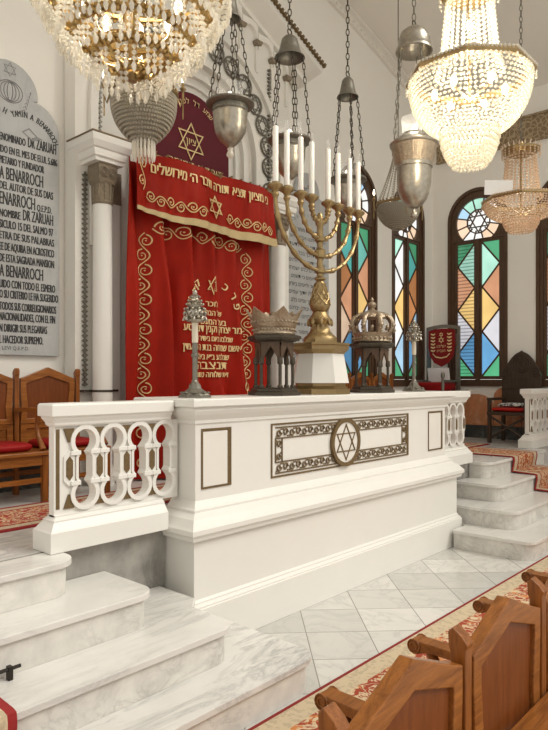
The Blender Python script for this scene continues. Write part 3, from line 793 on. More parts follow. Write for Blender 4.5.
# ------------------------------------------------------------------ pierced balustrades
def balustrade(label, x0, x1, ops, ends, bx, rx):
    y0, y1 = 3.37, 3.455
    b = thing('balustrade', label, 'balustrade', ((x0 + x1) / 2, 3.44, PZ))
    ex0 = x0; ex1 = x1
    def stk(prof, x0, x1):
        m = MB(); rings = []
        for z, o in prof:
            a = o if ends[0] else 0; c = o if ends[1] else 0
            rings.append([(x0 - a, y0 - o, z), (x1 + c, y0 - o, z), (x1 + c, y1 + o, z), (x0 - a, y1 + o, z)])
        return m.loft(rings)
    stk([(PZ + .003, .06), (PZ + .115, .06), (PZ + .125, .05), (PZ + .165, .02), (PZ + .175, .02), (PZ + .19, 0), (PZ + .20, 0)], *bx).build('base', PAINT, b)
    stk([(1.475, 0), (1.485, .01), (1.50, .012), (1.52, .025), (1.535, .03), (1.537, .042), (1.60, .042), (1.61, .034)], *rx).build('rail', PAINT, b, bevel=.004)
    zt, zb = 1.455, 1.005; r = .070
    loops = [rect(x0, x1, PZ + .19, 1.478)]
    for c in ops:
        lp = arc(c, zt - r, r, -50, 230, 18)
        lp += [(c - .030, 1.315), (c - .046, 1.290), (c - .046, 1.170), (c - .030, 1.145)]
        lp += arc(c, zb + r, r, 130, 410, 18)
        lp += [(c + .030, 1.145), (c + .046, 1.170), (c + .046, 1.290), (c + .030, 1.315)]
        loops.append(lp)
    MB().shape(loops, -(y1 - .015), -(y0 + .015), MY(0, 0, 0)).build('pierced_panel', PAINT, b)
    # raised band round every opening
    for c in ops:
        R2 = .0965
        o2 = arc(c, zt - r, R2, -52, 232, 18) + [(c - .050, 1.322), (c - .062, 1.29), (c - .062, 1.17), (c - .050, 1.138)] + arc(c, zb + r, R2, 128, 412, 18) + [(c + .050, 1.138), (c + .062, 1.17), (c + .062, 1.29), (c + .050, 1.322)]
        m = MB(); m.shape([o2, loops[1 + ops.index(c)]], -(y0 + .016), -(y0 - .002), MY(0, 0, 0)); ob = m.build('raised_moulding', PAINT, b)
        for s in (-1, 1):
            for zc in (1.318, 1.142):
                MB().shape([[(c + s * .032, zc - .013), (c + s * .097, zc - .013), (c + s * .097, zc + .013), (c + s * .032, zc + .013)]], -(y0 + .010), -(y0 - .008), MY(0, 0, 0)).build('spindle_ring', PAINT, ob, bevel=.004)
    mids = [(ops[i] + ops[i + 1]) / 2 for i in range(len(ops) - 1)]
    mids = [ops[0] - .103] + mids if ends[0] else mids + ([ops[-1] + .103] if ends[1] else [])
    for c in mids:
        w = .021
        f = MB().shape([[(c, 1.125), (c + .034, 1.16), (c + .034, 1.30), (c, 1.335), (c - .034, 1.30), (c - .034, 1.16)]], -(y0 + .016), -(y0 + .004), MY(0, 0, 0)).build('spindle_plate', PAINT, b)
        m = MB().shape([[(c, 1.16), (c + w, 1.185), (c + w, 1.275), (c, 1.30), (c - w, 1.275), (c - w, 1.185)], ], -(y0 + .005), -(y0 + .000), MY(0, 0, 0))
        m.build('bronze_inlay', BRONZE, f)
        for zc, s in ((1.462, -1), (.998, 1)):
            MB().shape([[(c - .034, zc), (c + .034, zc), (c + .005, zc + s * .08), (c - .005, zc + s * .08)]], -(y0 + .016), -(y0 + .006), MY(0, 0, 0)).build('corner_inlay', BRONZE, b)
    if ends[0]:
        MB().shape([rect(x0 + .012, x0 + .034, 1.0, 1.46)], -(y0 + .016), -(y0 + .012), MY(0, 0, 0)).build('edge_strip', BRONZE, b)
    return b
balustrade('white pierced balustrade on the left, between the marble stairs and the star counter', 1.88, 2.785, [2.075, 2.27, 2.465, 2.66], (True, False), (1.88, 2.647), (1.88, 2.708))
balustrade('short white pierced balustrade between the star counter and the right stairs', 6.315, 7.11, [6.42, 6.605, 6.79, 6.97], (False, True), (6.46, 7.11), (6.40, 7.11))
balustrade('white pierced balustrade at the right edge, beyond the right stairs', 9.14, 10.25, [9.34, 9.54, 9.74, 9.94, 10.14], (True, False), (9.14, 10.25), (9.14, 10.25))

# grey marble riser of the platform between steps and counter
struct('trim_6', MB().box(1.5, 2.69, 3.40, 3.418, .03, PZ - .002).box(6.41, 7.6, 3.40, 3.418, .03, PZ - .002), GREYM)

# ------------------------------------------------------------------ stairs
def stairs(label, xl, xr, notch=None, group=None):
    st = thing('marble_stairs', label, 'stairs', ((xl[0] + xr[0]) / 2, 2.8, 0))
    ys = [2.26, 2.56, 2.88, 3.16]
    for i in range(4):
        z0, z1 = RIS * i, RIS * (i + 1)
        x0, x1, y0 = xl[i], xr[i], ys[i]; yb = 3.395; r = .13
        def plan(o):
            a, b, f = x0 - o, x1 + o, y0 - o
            if i == 0:
                if notch == 'L': pass
            body = [(a + r, f), (b - r, f)] + arc(b - r, f + r, r, -90, 0, 6)[1:]
            if notch == 'R':     # counter stands at the right end
                if i == 0: body += [(b, 3.06), (2.64, 3.06), (2.64, yb)]
                elif i == 1: body += [(b, 2.94), (2.64 , 3.04), (2.64, yb)]
                else: body += [(b, yb)]
                body += [(a, yb)] + arc(a + r, f + r, r, 180, 270, 6)[:-1]
            else:
                body += [(b, yb)]
                if i == 0: body += [(6.46, yb), (6.46, 3.06), (a, 3.06)]
                elif i == 1: body += [(a, yb)]
                else: body += [(a, yb)]
                body += arc(a + r, f + r, r, 180, 270, 6)[:-1]
            return body
        M = Matrix.Identity(4)
        MB().shape([plan(0)], z0 + .001, z1 - .036, M).build('riser', RISER, st)
        MB().shape([plan(.022)], z1 - .035, z1, M).build('tread', MARBLE, st, bevel=.008)
    return st
stairs('veined white marble stairs at lower left, left of the star counter', [-.75, -.45, -.35, -.05], [2.86, 2.51, 2.20, 1.88], 'R')
stairs('white marble stairs with red runner, right of the star counter', [6.18, 6.53, 6.92, 7.26], [10.2, 9.9, 9.55, 9.2], 'L')

# ------------------------------------------------------------------ rugs and runners
def flat_rug(name, label, x0, x1, y0, y1, z, **k):
    cx, cy = (x0 + x1) / 2, (y0 + y1) / 2
    m = MB(); m.box(x0, x1, y0, y1, z + .001, z + .012)
    return tag(m.build(name, m_rug(name + '_weave', (x1 - x0) / 2, (y1 - y0) / 2, **k), loc=(cx, cy, z)), label, 'rug')
flat_rug('floor_runner', 'long red and beige floral runner in front of the oak pews', XL + .1, 9.6, .95, 2.225, 0, bw=(.022, .15), line=False, sc=.8, c_field=(.30, .045, .018), border=(.24, .016, .014))
flat_rug('platform_rug', 'red floral rug on the raised platform behind the white balustrades', -.6, 9.3, 4.02, 4.745, PZ, bw=(.045, .13), c_field=(.33, .03, .022))
def stair_runner(label, x0, x1, top_y):
    ys = [2.26, 2.56, 2.88, 3.16]; g = .016
    path = [(top_y, PZ + g)]
    for i in (3, 2, 1, 0):
        z1 = RIS * (i + 1); f = ys[i] - .022
        path += [(f + .02, z1 + g), (f - g * .6, z1 + g * .6), (f - g, z1 - .02), (f - g, z1 - .05), (f + .006, RIS * i + g + .01)] if i else [(f + .02, z1 + g), (f - g * .6, z1 + g * .6), (f - g, z1 - .02), (f - g, .02)]
    if True:
        m = MB(); rings = []
        n = len(path); vs = []; fs = []
        for y, z in path: vs += [(x0, y, z), (x1, y, z)]
        for y, z in path: vs += [(x0, y + .010, z - .010), (x1, y + .010, z - .010)]
        N = 2 * n
        for i in range(n - 1):
            a = 2 * i; fs += [(a, a + 2, a + 3, a + 1), (N + a, N + a + 1, N + a + 3, N + a + 2), (a, N + a, N + a + 2, a + 2), (a + 1, a + 3, N + a + 3, N + a + 1)]
        fs += [(0, 1, N + 1, N), (N - 2, 2 * N - 2, 2 * N - 1, N - 1)]
        m.add(vs, fs)
        o = m.build('stair_runner', m_rug('stair_runner_weave', (x1 - x0) / 2, 5, 'y', False, bw=(.04, .15), c_field=(.33, .075, .025), sc=.8), loc=((x0 + x1) / 2, 2.9, 0))
        return tag(o, label, 'rug')
stair_runner('red and cream patterned runner over the right marble stairs', 7.93, 8.74, 3.98)
stair_runner('red bordered patterned runner over the lower left marble stairs', .40, 1.24, 3.98)
m = MB(); m.tube([(.30, 2.838, RIS * 2 + .05), (1.41, 2.838, RIS * 2 + .05)], .009, 8)
for x in (1.36,): m.box(x - .01, x + .01, 2.826, 2.855, RIS * 2 + .001, RIS * 2 + .062)
tag(m.build('stair_rod', BLACK, loc=(.9, 2.845, RIS * 2)), 'dark metal stair rod across the third left marble step', 'stair rod')

# ------------------------------------------------------------------ pews
SW = .575
def pew(label, n, ledge=False):
    t = thing('oak_pew', label, 'pew')
    W = n * SW
    for i in range(n + 1):
        x = i * SW
        pf = [(-.022, 0), (.022, 0), (.022, 1.02), (.027, 1.035), (.012, 1.055), (-.016, 1.075), (-.03, 1.06), (-.028, 1.02), (-.022, 1.005)]
        m = MB(); m.loft([[(xx, y, z) for y, z in pf] for xx in (x - .02, x + .02)]); m.build('post', OAKZ, t, bevel=.003)
        a = MB()
        ap = [(-.03, .705), (-.20, .715), (-.40, .715), (-.44, .70), (-.475, .705), (-.485, .73), (-.465, .752), (-.43, .75), (-.2, .748), (-.03, .735)]
        a.loft([[(xx, y, z) for y, z in ap] for xx in (x - .032, x + .032)])
        for s in (-1, 1):
            for rr in (.026, .014): a.tube([(x + s * .033, -.455 + rr * math.cos(2 * PI * k / 12), .727 + rr * math.sin(2 * PI * k / 12)) for k in range(12)], .004, 4, True)
        arm = a.build('armrest', OAK, t, bevel=.003)
        s = MB(); sp = [(-.40, .715), (-.36, .62), (-.38, .52), (-.43, .46), (-.46, .415)]
        s.tube([(x, y, z) for y, z in sp], [.022, .018, .018, .022, .028], 8); s.build('arm_support', OAKZ, arm, smooth=50)
        MB().box(x - .022, x + .022, -.505, -.46, 0, .375).build('leg', OAKZ, t)
    for i in range(n):
        x0 = i * SW + .034; x1 = (i + 1) * SW - .034; xm = (x0 + x1) / 2
        out = [(x0, .60), (x1, .60), (x1 - .008, .75), (x1, .90), (x1, .988), (x1 - .05, 1.004), (xm, 1.085), (x0 + .05, 1.004), (x0, .988), (x0, .90), (x0 + .008, .75)]
        inn = [(x0 + .055, .645), (x1 - .055, .645), (x1 - .065, .75), (x1 - .05, .90), (x1 - .05, .945), (xm, 1.01), (x0 + .05, .945), (x0 + .05, .90), (x0 + .065, .75)]
        m = MB(); m.shape([out, inn], -.022, .022, MY(0, 0, 0)); f = m.build('backrest', OAK, t, bevel=.004)
        MB().shape([[(a + (xm - a) * -.03, b) for a, b in inn]], -.008, .008, MY(0, 0, 0)).build('back_panel', OAKP, f)
        m = MB(); m.shape([rect(x0 + .0, x1 - .0, .41, .596), rect(x0 + .05, x1 - .05, .45, .56)], -.02, .02, MY(0, 0, 0)); m.shape([rect(x0 + .05, x1 - .05, .45, .56)], -.006, .006, MY(0, 0, 0))
        m.build('lower_panel', OAK, t)
    MB().box(-.02, W + .02, -.52, -.03, .378, .408).build('seat', OAK, t, bevel=.006)
    MB().box(-.02, W + .02, -.495, -.47, .30, .376).build('seat_apron', OAK, t)
    MB().box(0, W, -.49, -.475, .16, .20).box(0, W, -.012, .012, .16, .20).build('stretcher', OAK, t)
    if ledge:
        MB().box(-.02, W + .02, .03, .34, .665, .70).build('book_ledge', OAK, t, bevel=.004)
        m = MB()
        for i in range(n + 1): m.shape([[(.03, .663), (.30, .663), (.27, .62), (.06, .42), (.03, .40)]], -.015, .015, Matrix(((0, 0, 1, i * SW), (1, 0, 0, 0), (0, 1, 0, 0), (0, 0, 0, 1))))
        m.build('ledge_bracket', OAKZ, t)
    return t
p = pew('oak pew with peaked backs against the left wall below the memorial tablet', 3); p.location = (1.425, 5.265, PZ)
p = pew('oak pew with peaked backs against the far wall under the stained glass windows', 3); p.location = (6.98, 5.36, PZ)
p = pew('large foreground oak pew seen from behind at lower right', 6, True); p.location = (.49 + 6 * SW, .79, 0); p.rotation_euler = (0, 0, PI)
def cushion(label, x, y, z, group, w=.48, d=.40, h=.065, rot=0):
    m = MB(); rings = []
    for zz, q in ((0, .86), (.2, .97), (.5, 1.0), (.8, .97), (1.0, .84), (1.08, .5)):
        ring = []
        for k in range(28):
            a = 2 * PI * k / 28; c, s = math.cos(a), math.sin(a)
            e = .35; ring.append((x + w / 2 * q * math.copysign(abs(c) ** e, c), y + d / 2 * q * math.copysign(abs(s) ** e, s), z + h * zz))
        rings.append(ring)
    m.loft(rings); o = m.build('seat_cushion', CUSH, smooth=60, loc=(x, y, z)); return tag(o, label, 'cushion', group)
G = 'red seat cushions'
cushion('red velvet cushion on the left wall pew, at its left end', 1.425 + SW * .5, 5.02, PZ + .409, None)
cushion('red velvet cushion in the middle of the left wall pew', 1.425 + SW * 1.5, 5.02, PZ + .409, None)
cushion('red velvet cushion on the left wall pew, nearest the ark', 1.425 + SW * 2.5, 5.02, PZ + .409, None)
cushion('red velvet cushion on the foreground pew behind its peaked back', .49 + SW * 3.5, .79 + .24, .409, None)
cushion('red cushion on the far pew, glimpsed beside the right silver crown stand', 6.98 + SW * 2.55, 5.14, PZ + .409, None, h=.14)

# ------------------------------------------------------------------ menorah
MX_, MY_ = 4.394, 3.42
men = thing('menorah', 'tall brass eight branched menorah on a white pedestal with bronze foot', 'menorah', (MX_, MY_, 1.622))
def oct_(r, z, ph=PI / 8): return [(MX_ + r * math.cos(ph + k * PI / 4), MY_ + r * math.sin(ph + k * PI / 4), z) for k in range(8)]
MB().loft([oct_(.265, 1.622), oct_(.265, 1.665), oct_(.245, 1.675), oct_(.225, 1.69), oct_(.225, 1.715), oct_(.20, 1.73)]).build('bronze_foot', BRASSD, men)
MB().loft([oct_(.262, 1.70), oct_(.20, 1.96)]).build('white_pedestal', PAINT, men) if False else MB().loft([oct_(.255, 1.716), oct_(.21, 1.965)]).build('white_pedestal', PAINT, men)
MB().loft([oct_(.215, 1.965), oct_(.235, 1.985), oct_(.255, 2.0), oct_(.255, 2.03), oct_(.26, 2.04), oct_(.26, 2.055), oct_(.20, 2.06)]).build('top_slab', BRASSD, men)
m = MB(); m.lathe([(.145, 2.055), (.15, 2.06), (.15, 2.10), (.14, 2.115), (.115, 2.135), (.095, 2.16), (.085, 2.19), (.075, 2.21), (.075, 2.22)], 8, (MX_, MY_, 0), ph=PI / 8)
m.lathe([(.075, 2.22), (.10, 2.25), (.105, 2.265), (.09, 2.28), (.07, 2.31), (.06, 2.33), (.07, 2.34), (.08, 2.355), (.088, 2.38), (.086, 2.41), (.07, 2.46), (.055, 2.53), (.042, 2.585), (.03, 2.60), (.048, 2.61), (.05, 2.62), (.03, 2.64)], 20, (MX_, MY_, 0))
for k in range(8):
    a = 2 * PI * k / 8; m.tube([(MX_ + r * math.cos(a), MY_ + r * math.sin(a), z) for r, z in ((.092, 2.265), (.098, 2.235), (.104, 2.215), (.102, 2.205))], [.016, .018, .011, .004], 6)
stb = m.build('stem_base', BRASS, men, smooth=40)
m = MB()
for k in range(10):
    for s in (-1, 1):
        m.tube([(MX_ + (r + .003) * math.cos(2 * PI * k / 10 + s * t_ * 1.5), MY_ + (r + .003) * math.sin(2 * PI * k / 10 + s * t_ * 1.5), z) for t_, r, z in ((0, .088, 2.39), (.33, .078, 2.44), (.66, .062, 2.50), (1, .044, 2.575))], .007, 4)
m.build('lattice', BRASS, stb)
m = MB(); m.lathe([(.03, 2.63), (.028, 2.66), (.045, 2.67), (.045, 2.71), (.028, 2.72), (.026, 2.79), (.045, 2.80), (.05, 2.82), (.05, 2.86), (.04, 2.87), (.026, 2.885), (.026, 2.93), (.045, 2.945), (.048, 2.965), (.028, 2.98), (.026, 3.07), (.042, 3.09), (.042, 3.11), (.025, 3.125), (.03, 3.16), (.012, 3.19)], 10, (MX_, MY_, 0)); m.build('stem', BRASS, men, smooth=40)
arms = [(.115, 3.105), (.262, 2.965), (.440, 2.815), (.578, 2.685)]
for R, za in arms:
    for s in (-1, 1):
        pts = []; rr = []
        for k in range(25):
            a = PI / 2 * k / 24
            pts.append((MX_ + s * R * math.sin(a) ** 1.0, MY_, za + (3.235 - za) * (1 - math.cos(a)) ** 1.0))
            q = k / 24 * (2.5 if R < .2 else 5) * 2 * PI
            rr.append(.0155 + .012 * max(0, math.cos(q)) ** 2 + (.0 if k else .005))
        m = MB(); m.tube(pts, rr, 8)
        for k in range(4, 24, 5): 
            p = Vector(pts[k]); m.ball(p, .026)
        xe = MX_ + s * R
        m.lathe([(.018, 3.20), (.03, 3.225), (.022, 3.245), (.03, 3.265), (.058, 3.285), (.062, 3.30), (.055, 3.308), (.026, 3.30), (.028, 3.325), (.02, 3.325)], 14, (xe, MY_, 0))
        br = m.build('branch', BRASS, men, smooth=40)
        c = thing('electric_candle', 'x', 'candle', (xe, MY_, 3.326), 'electric candles on the menorah')
        MB().lathe([(.0235, 3.327), (.0235, 3.765), (.021, 3.77)], 14, (xe, MY_, 0)).build('candle_tube', CANDLE, c, smooth=40)
        MB().lathe([(.012, 3.7705), (.014, 3.785), (.018, 3.81), (.012, 3.84), (.003, 3.865)], 10, (xe, MY_, 0)).build('flame_bulb', CHIMNEY, c, smooth=60)
        idx = [r for r, _ in arms].index(R)
        side = 'left' if s < 0 else 'right'
        c['label'] = ('outermost', 'second from outermost', 'second from innermost', 'innermost')[3 - idx] + ' white electric candle on the ' + side + ' branches of the menorah'

# ------------------------------------------------------------------ crown stands and crowns
def hexr(x, y, r, z, n=6, ph=0): return [(x + r * math.cos(ph + 2 * PI * k / n), y + r * math.sin(ph + 2 * PI * k / n), z) for k in range(n)]
def crown_stand(x, label):
    y = MY_; z = 1.622
    t = thing('crown_stand', label, 'crown stand', (x, y, z), 'dark arcaded crown stands')
    m = MB(); m.loft([hexr(x, y, .215, z), hexr(x, y, .215, z + .025), hexr(x, y, .19, z + .035), hexr(x, y, .19, z + .05), hexr(x, y, .165, z + .06)]); m.build('base', IRON, t)
    for k in range(6):
        a = 2 * PI * k / 6; px, py = x + .15 * math.cos(a), y + .15 * math.sin(a)
        MB().lathe([(.022, z + .06), (.022, z + .075), (.013, z + .085), (.013, z + .24), (.022, z + .25), (.022, z + .27), (.018, z + .30)], 8, (px, py, 0)).build('colonnette', IRON, t)
    # arcade panels
    m = MB()
    for k in range(6):
        a = 2 * PI * (k + .5) / 6; ap = .15 * math.cos(PI / 6); w = .15
        Ma = Matrix.Translation((x + ap * math.cos(a), y + ap * math.sin(a), z)) @ Matrix.Rotation(a + PI / 2, 4, 'Z') @ Matrix.Rotation(PI / 2, 4, 'X')
        h = .073
        lp = [(-h, .42), (-h, .27), (-h + .018, .27), (-h + .022, .30), (-.02, .355), (0, .385), (.02, .355), (h - .022, .30), (h - .018, .27), (h, .27), (h, .42)]
        m.shape([lp], -.008, .008, Ma); m.box(-h, h, .395, .41, -.014, .014, Ma)
    m.build('arcade', m_wood('walnut_arcade', (.06, .035, .02), (.13, .08, .045), .4, 'z'), t)
    MB().loft([hexr(x, y, .17, z + .42), hexr(x, y, .205, z + .435), hexr(x, y, .22, z + .45), hexr(x, y, .22, z + .465), hexr(x, y, .19, z + .475)]).build('top_plate', IRON, t)
    return t
crown_stand(3.80, 'dark hexagonal arcaded stand under the open silver crown, left of the menorah')
crown_stand(5.205, 'dark hexagonal arcaded stand under the closed silver crown, right of the menorah')
cz = 1.622 + .476
c = thing('torah_crown', 'open pointed silver crown on the dark stand left of the menorah', 'crown', (3.80, MY_, cz))
vs = []; m = MB(); n = 72; rings = []
for r, zz in ((.165, 0), (.17, .01), (.165, .02), (.165, .055), (.17, .06), (.175, .065)):
    rings.append([(3.80 + r * math.cos(2 * PI * k / n), MY_ + r * math.sin(2 * PI * k / n), cz + zz) for k in range(n)])
for f in (.33, .66, 1.0):
    ring = []
    for k in range(n):
        a = 2 * PI * k / n; ph = (k % 12) / 12; pk = abs(2 * ph - 1) ** 1.4
        h = .065 + f * (.07 + .075 * pk); r = .175 + f * (.012 + .05 * pk * f)
        ring.append((3.80 + r * math.cos(a), MY_ + r * math.sin(a), cz + h))
    rings.append(ring)
inner = [[(3.80 + (p[0] - 3.80) * .94, MY_ + (p[1] - MY_) * .94, p[2]) for p in r] for r in rings[::-1]]
m.loft(rings + inner, cap=True); m.build('crown_wall', SILVERW, c, smooth=50)
m = MB()
for k in range(36):
    a = 2 * PI * k / 36
    m.ball((3.80 + .172 * math.cos(a), MY_ + .172 * math.sin(a), cz + .038), .010)
    m.ball((3.80 + .186 * math.cos(a), MY_ + .186 * math.sin(a), cz + .10), .012)
m.build('repousse_beads', SILVERW, c)
MB().lathe([(.13, .0), (.13, .03), (.05, .12), (.03, .15), (.045, .165), (.03, .185), (.0, .19)], 16, (3.80, MY_, cz)).build('inner_cap', SILVERW, c, smooth=50)
c = thing('torah_crown', 'closed silver crown with arched ribs and finial, right of the menorah', 'crown', (5.205, MY_, cz))
xx = 5.205
MB().lathe([(.175, 0), (.185, .01), (.175, .02), (.172, .06), (.185, .075), (.19, .09), (.18, .095), (.165, .09)], 32, (xx, MY_, cz)).build('circlet', SILVERW, c, smooth=50)
m = MB()
for k in range(24):
    a = 2 * PI * k / 24; m.ball((xx + .18 * math.cos(a), MY_ + .18 * math.sin(a), cz + .04), .014)
m.build('repousse_beads', SILVERW, c)
for k in range(8):
    a = 2 * PI * k / 8 + .2
    P = [(.175, .09), (.20, .14), (.205, .19), (.18, .235), (.12, .27), (.05, .29)]
    m = MB(); m.tube([(xx + r * math.cos(a), MY_ + r * math.sin(a), cz + z) for r, z in P], [.02, .024, .026, .024, .018, .014], 6)
    m.ball((xx + .215 * math.cos(a), MY_ + .215 * math.sin(a), cz + .16), .026); m.ball((xx + .23 * math.cos(a), MY_ + .23 * math.sin(a), cz + .11), .014)
    m.ball((xx + .20 * math.cos(a + .39), MY_ + .20 * math.sin(a + .39), cz + .14), .02)
    m.build('rib', SILVERW, c, smooth=60)
MB().lathe([(.15, .235), (.14, .265), (.07, .30), (.03, .315), (.02, .33), (.04, .35), (.045, .365), (.03, .385), (.012, .395), (.02, .41), (.004, .435)], 16, (xx, MY_, cz)).build('finial', SILVERW, c, smooth=50)

def finial_stand(x, label):
    y = MY_; z = 1.622; S = Matrix.Translation((x, y, z)) @ Matrix.Scale(.735, 4) @ Matrix.Translation((-x, -y, -z))
    t = thing('finial_stand', label, 'finial stand', (x, y, z), 'torah finials on bronze stands')
    m = MB(); m.lathe([(.165, 0), (.165, .015), (.15, .022), (.14, .035), (.10, .06), (.065, .085), (.055, .12), (.035, .14), (.03, .15)], 8, (x, y, z), M=S, ph=PI / 8)
    for k in range(8):
        a = 2 * PI * k / 8; m.ball((x + .12 * math.cos(a), y + .12 * math.sin(a), z + .045), (.03, .03, .012), S)
    m.build('foot', DSILVER, t)
    MB().lathe([(.028, .14), (.034, .15), (.026, .165), (.026, .38), (.036, .39), (.036, .41), (.026, .42), (.026, .52)], 8, (x, y, z), M=S).build('shaft', DSILVER, t)
    MB().lathe([(.028, .52), (.030, .53), (.030, .70), (.034, .71)], 12, (x, y, z), M=S).build('sleeve', IVORY, t, smooth=40)
    m = MB(); m.lathe([(.03, .71), (.075, .72), (.09, .735), (.07, .75), (.08, .76), (.085, .82), (.075, .84), (.095, .85), (.075, .86), (.05, .865), (.055, .90), (.07, .91), (.04, .93), (.035, .96), (.045, .97), (.02, .985), (.025, 1.0), (.006, 1.03)], 16, (x, y, z), M=S)
    for zz, r, n, q in ((.76, .095, 10, .018), (.80, .10, 10, .02), (.84, .095, 10, .016), (.885, .075, 8, .016), (.92, .065, 8, .013), (.955, .045, 6, .011)):
        for k in range(n): 
            a = 2 * PI * k / n + zz * 9; m.ball((x + r * math.cos(a), y + r * math.sin(a), z + zz), q, S)
    top_ = m.build('silver_finial', SILVER, t, smooth=60)
    for k in range(8):
        a = 2 * PI * k / 8; m = MB(); bx, by = x + .105 * math.cos(a), y + .105 * math.sin(a)
        m.tube([(bx, by, z + .80), (bx, by, z + .76)], .003, 4, M=S); m.lathe([(.004, .765), (.012, .75), (.016, .735), (.016, .73)], 8, (bx, by, z), M=S); m.build('bell', SILVER, top_)
finial_stand(2.97, 'silver torah finial on a bronze stand in front of the red curtain')
finial_stand(6.0, 'silver torah finial on a bronze stand at the right end of the counter')

# ------------------------------------------------------------------ chairs by the right wall
sc_ = thing('shield_chair', 'high chair with dark red embroidered shield back and red seat by the window corner', 'chair', (9.62, 5.06, PZ))
cx_, cy_ = 9.62, 5.06
for a, b in ((9.88, 4.82), (9.88, 5.34)):
    MB().box(a - .025, a + .025, b - .025, b + .025, PZ + .003, 2.50).build('back_post', DSILVER, sc_)
for a, b in ((9.36, 4.82), (9.36, 5.34)):
    m = MB(); m.lathe([(.026, PZ), (.026, 1.45), (.03, 1.5), (.02, 1.55), (.03, 1.65), (.02, 1.75), (.035, 1.80), (.03, 1.84), (.012, 1.87)], 10, (a, b, 0)); m.build('arm_post', DSILVER, sc_, smooth=50)
for b in (4.82, 5.34): MB().box(9.36, 9.88, b - .02, b + .02, 1.70, 1.735).build('armrest', DSILVER, sc_)
m = MB(); lp = [(-.30, 1.55), (-.27, 1.55), (-.27, 2.55)] + [(-.27 + .54 * k / 10, 2.57 + .035 * math.sin(PI * k / 10)) for k in range(11)] + [(.27, 1.55), (.30, 1.55), (.30, 2.60)] + [(.30 - .60 * k / 12, 2.62 + .04 * math.sin(PI * k / 12)) for k in range(13)]
m.shape([lp], -.02, .02, MX(9.88, 5.08, 0)); m.build('back_frame', DSILVER, sc_)
MB().box(9.33, 9.9, 4.79, 5.37, 1.46, 1.52).build('seat', DWOOD, sc_)
def rbox(m, x0, x1, y0, y1, z0, z1, r=.03):
    rings = []
    for z, q in ((z0, r), (z0 + r, 0), (z1 - r, 0), (z1 - r * .3, r * .3), (z1, r)):
        rings.append([(x0 + q, y0 + q, z), (x1 - q, y0 + q, z), (x1 - q, y1 - q, z), (x0 + q, y1 - q, z)])
    return m.loft(rings)
rbox(MB(), 9.34, 9.84, 4.84, 5.32, 1.522, 1.70).build('seat_cushion', CUSH, sc_, smooth=70)
m = MB(); sh = [(-.235, 2.56), (-.12, 2.585), (0, 2.59), (.12, 2.585), (.235, 2.56), (.24, 2.3), (.21, 2.13), (.13, 2.02), (0, 1.955), (-.13, 2.02), (-.21, 2.13), (-.24, 2.3)]
m.shape([sh], .02, .05, MX(9.86, 5.08, 0)); shd = m.build('shield_back', SHIELD, sc_, bevel=.008)
m = MB(); M = MX(9.807, 5.08, 0)
star(m, .055, .007, MX(9.807, 5.08, 2.40), 0, .003); star(m, .04, .006, MX(9.807, 5.08, 2.49), 0, .003)
m.text(heb('אליהו'), .075, MX(9.807, 5.08, 2.27)); m.text(heb('הנביא'), .065, MX(9.807, 5.08, 2.20))
for s in (-1, 1):
    for k in range(6):
        z = 2.20 + .055 * k
        m.shape([[(s * .145, z), (s * .19, z + .02), (s * .19, z + .04), (s * .14, z + .03)]], 0, .003, M); m.shape([[(s * .14, z), (s * .105, z + .025), (s * .115, z + .04), (s * .14, z + .025)]], 0, .003, M)
m.shape([[(-.15, 2.18), (-.10, 2.13), (0, 2.11), (.10, 2.13), (.15, 2.18), (.16, 2.17), (.10, 2.11), (0, 2.09), (-.10, 2.11), (-.16, 2.17)]], 0, .003, M)
m.build('gold_embroidery', GOLDT, shd)
m = MB(); MM = Matrix.Translation((9.74, 5.08, 1.715)) @ Matrix.Rotation(-.2, 4, 'Y')
m.box(-.012, .012, -.19, .19, 0, .22, MM); tag(m.build('white_card', PAPER, loc=(9.74, 5.08, 1.715)), 'white printed card propped on the red seat below the shield', 'card')

cc = thing('carved_chair', 'dark carved armchair with pointed arch back below the right windows', 'chair', (9.85, 3.86, PZ))
yc, hw = 3.86, .31
m = MB(); bk = [(-hw, 1.28), (hw, 1.28), (hw, 1.80)] + [(hw - .02 - (hw - .02) * t ** 1.0 * 1.0, 1.86 + .32 * math.sin(PI / 2 * t) ** .9) for t in (0, .15, .3, .45, .6, .75, .9)] + [(0, 2.20)]
bk += [(-x, z) for x, z in bk[2:-1][::-1]]
m.shape([bk], -.025, .025, MX(10.12, yc, 0)); back = m.build('carved_back', DWOOD, cc, bevel=.006)
m = MB()
def cring(cx, cz, r, w=.008): m.tube([(10.09, yc - (cx + r * math.cos(2 * PI * k / 18)), cz + r * math.sin(2 * PI * k / 18)) for k in range(18)], w, 4, True)
for cx, cz, r in ((0, 1.99, .14), (0, 1.99, .10), (-.22, 1.86, .07), (.22, 1.86, .07), (-.22, 1.86, .035), (.22, 1.86, .035), (0, 1.99, .05)): cring(cx, cz, r)
for k in range(8):
    a = 2 * PI * k / 8; m.tube([(10.09, yc - .05 * math.cos(a), 1.99 + .05 * math.sin(a)), (10.09, yc - .13 * math.cos(a + .3), 1.99 + .13 * math.sin(a + .3))], .007, 4)
m.box(10.08, 10.1, yc - hw + .02, yc + hw - .02, 1.755, 1.775); m.box(10.08, 10.1, yc - hw + .02, yc + hw - .02, 1.60, 1.612)
m.build('carving', DWOOD, back)
MB().box(9.52, 10.12, yc - hw, yc + hw, 1.20, 1.25).build('seat', DWOOD, cc, bevel=.005)
for a, b in ((9.56, yc - hw + .03), (9.56, yc + hw - .03), (10.09, yc - hw + .03), (10.09, yc + hw - .03)):
    MB().box(a - .025, a + .025, b - .025, b + .025, PZ, 1.20 if a > 10 else 1.42).build('leg', DWOOD, cc)
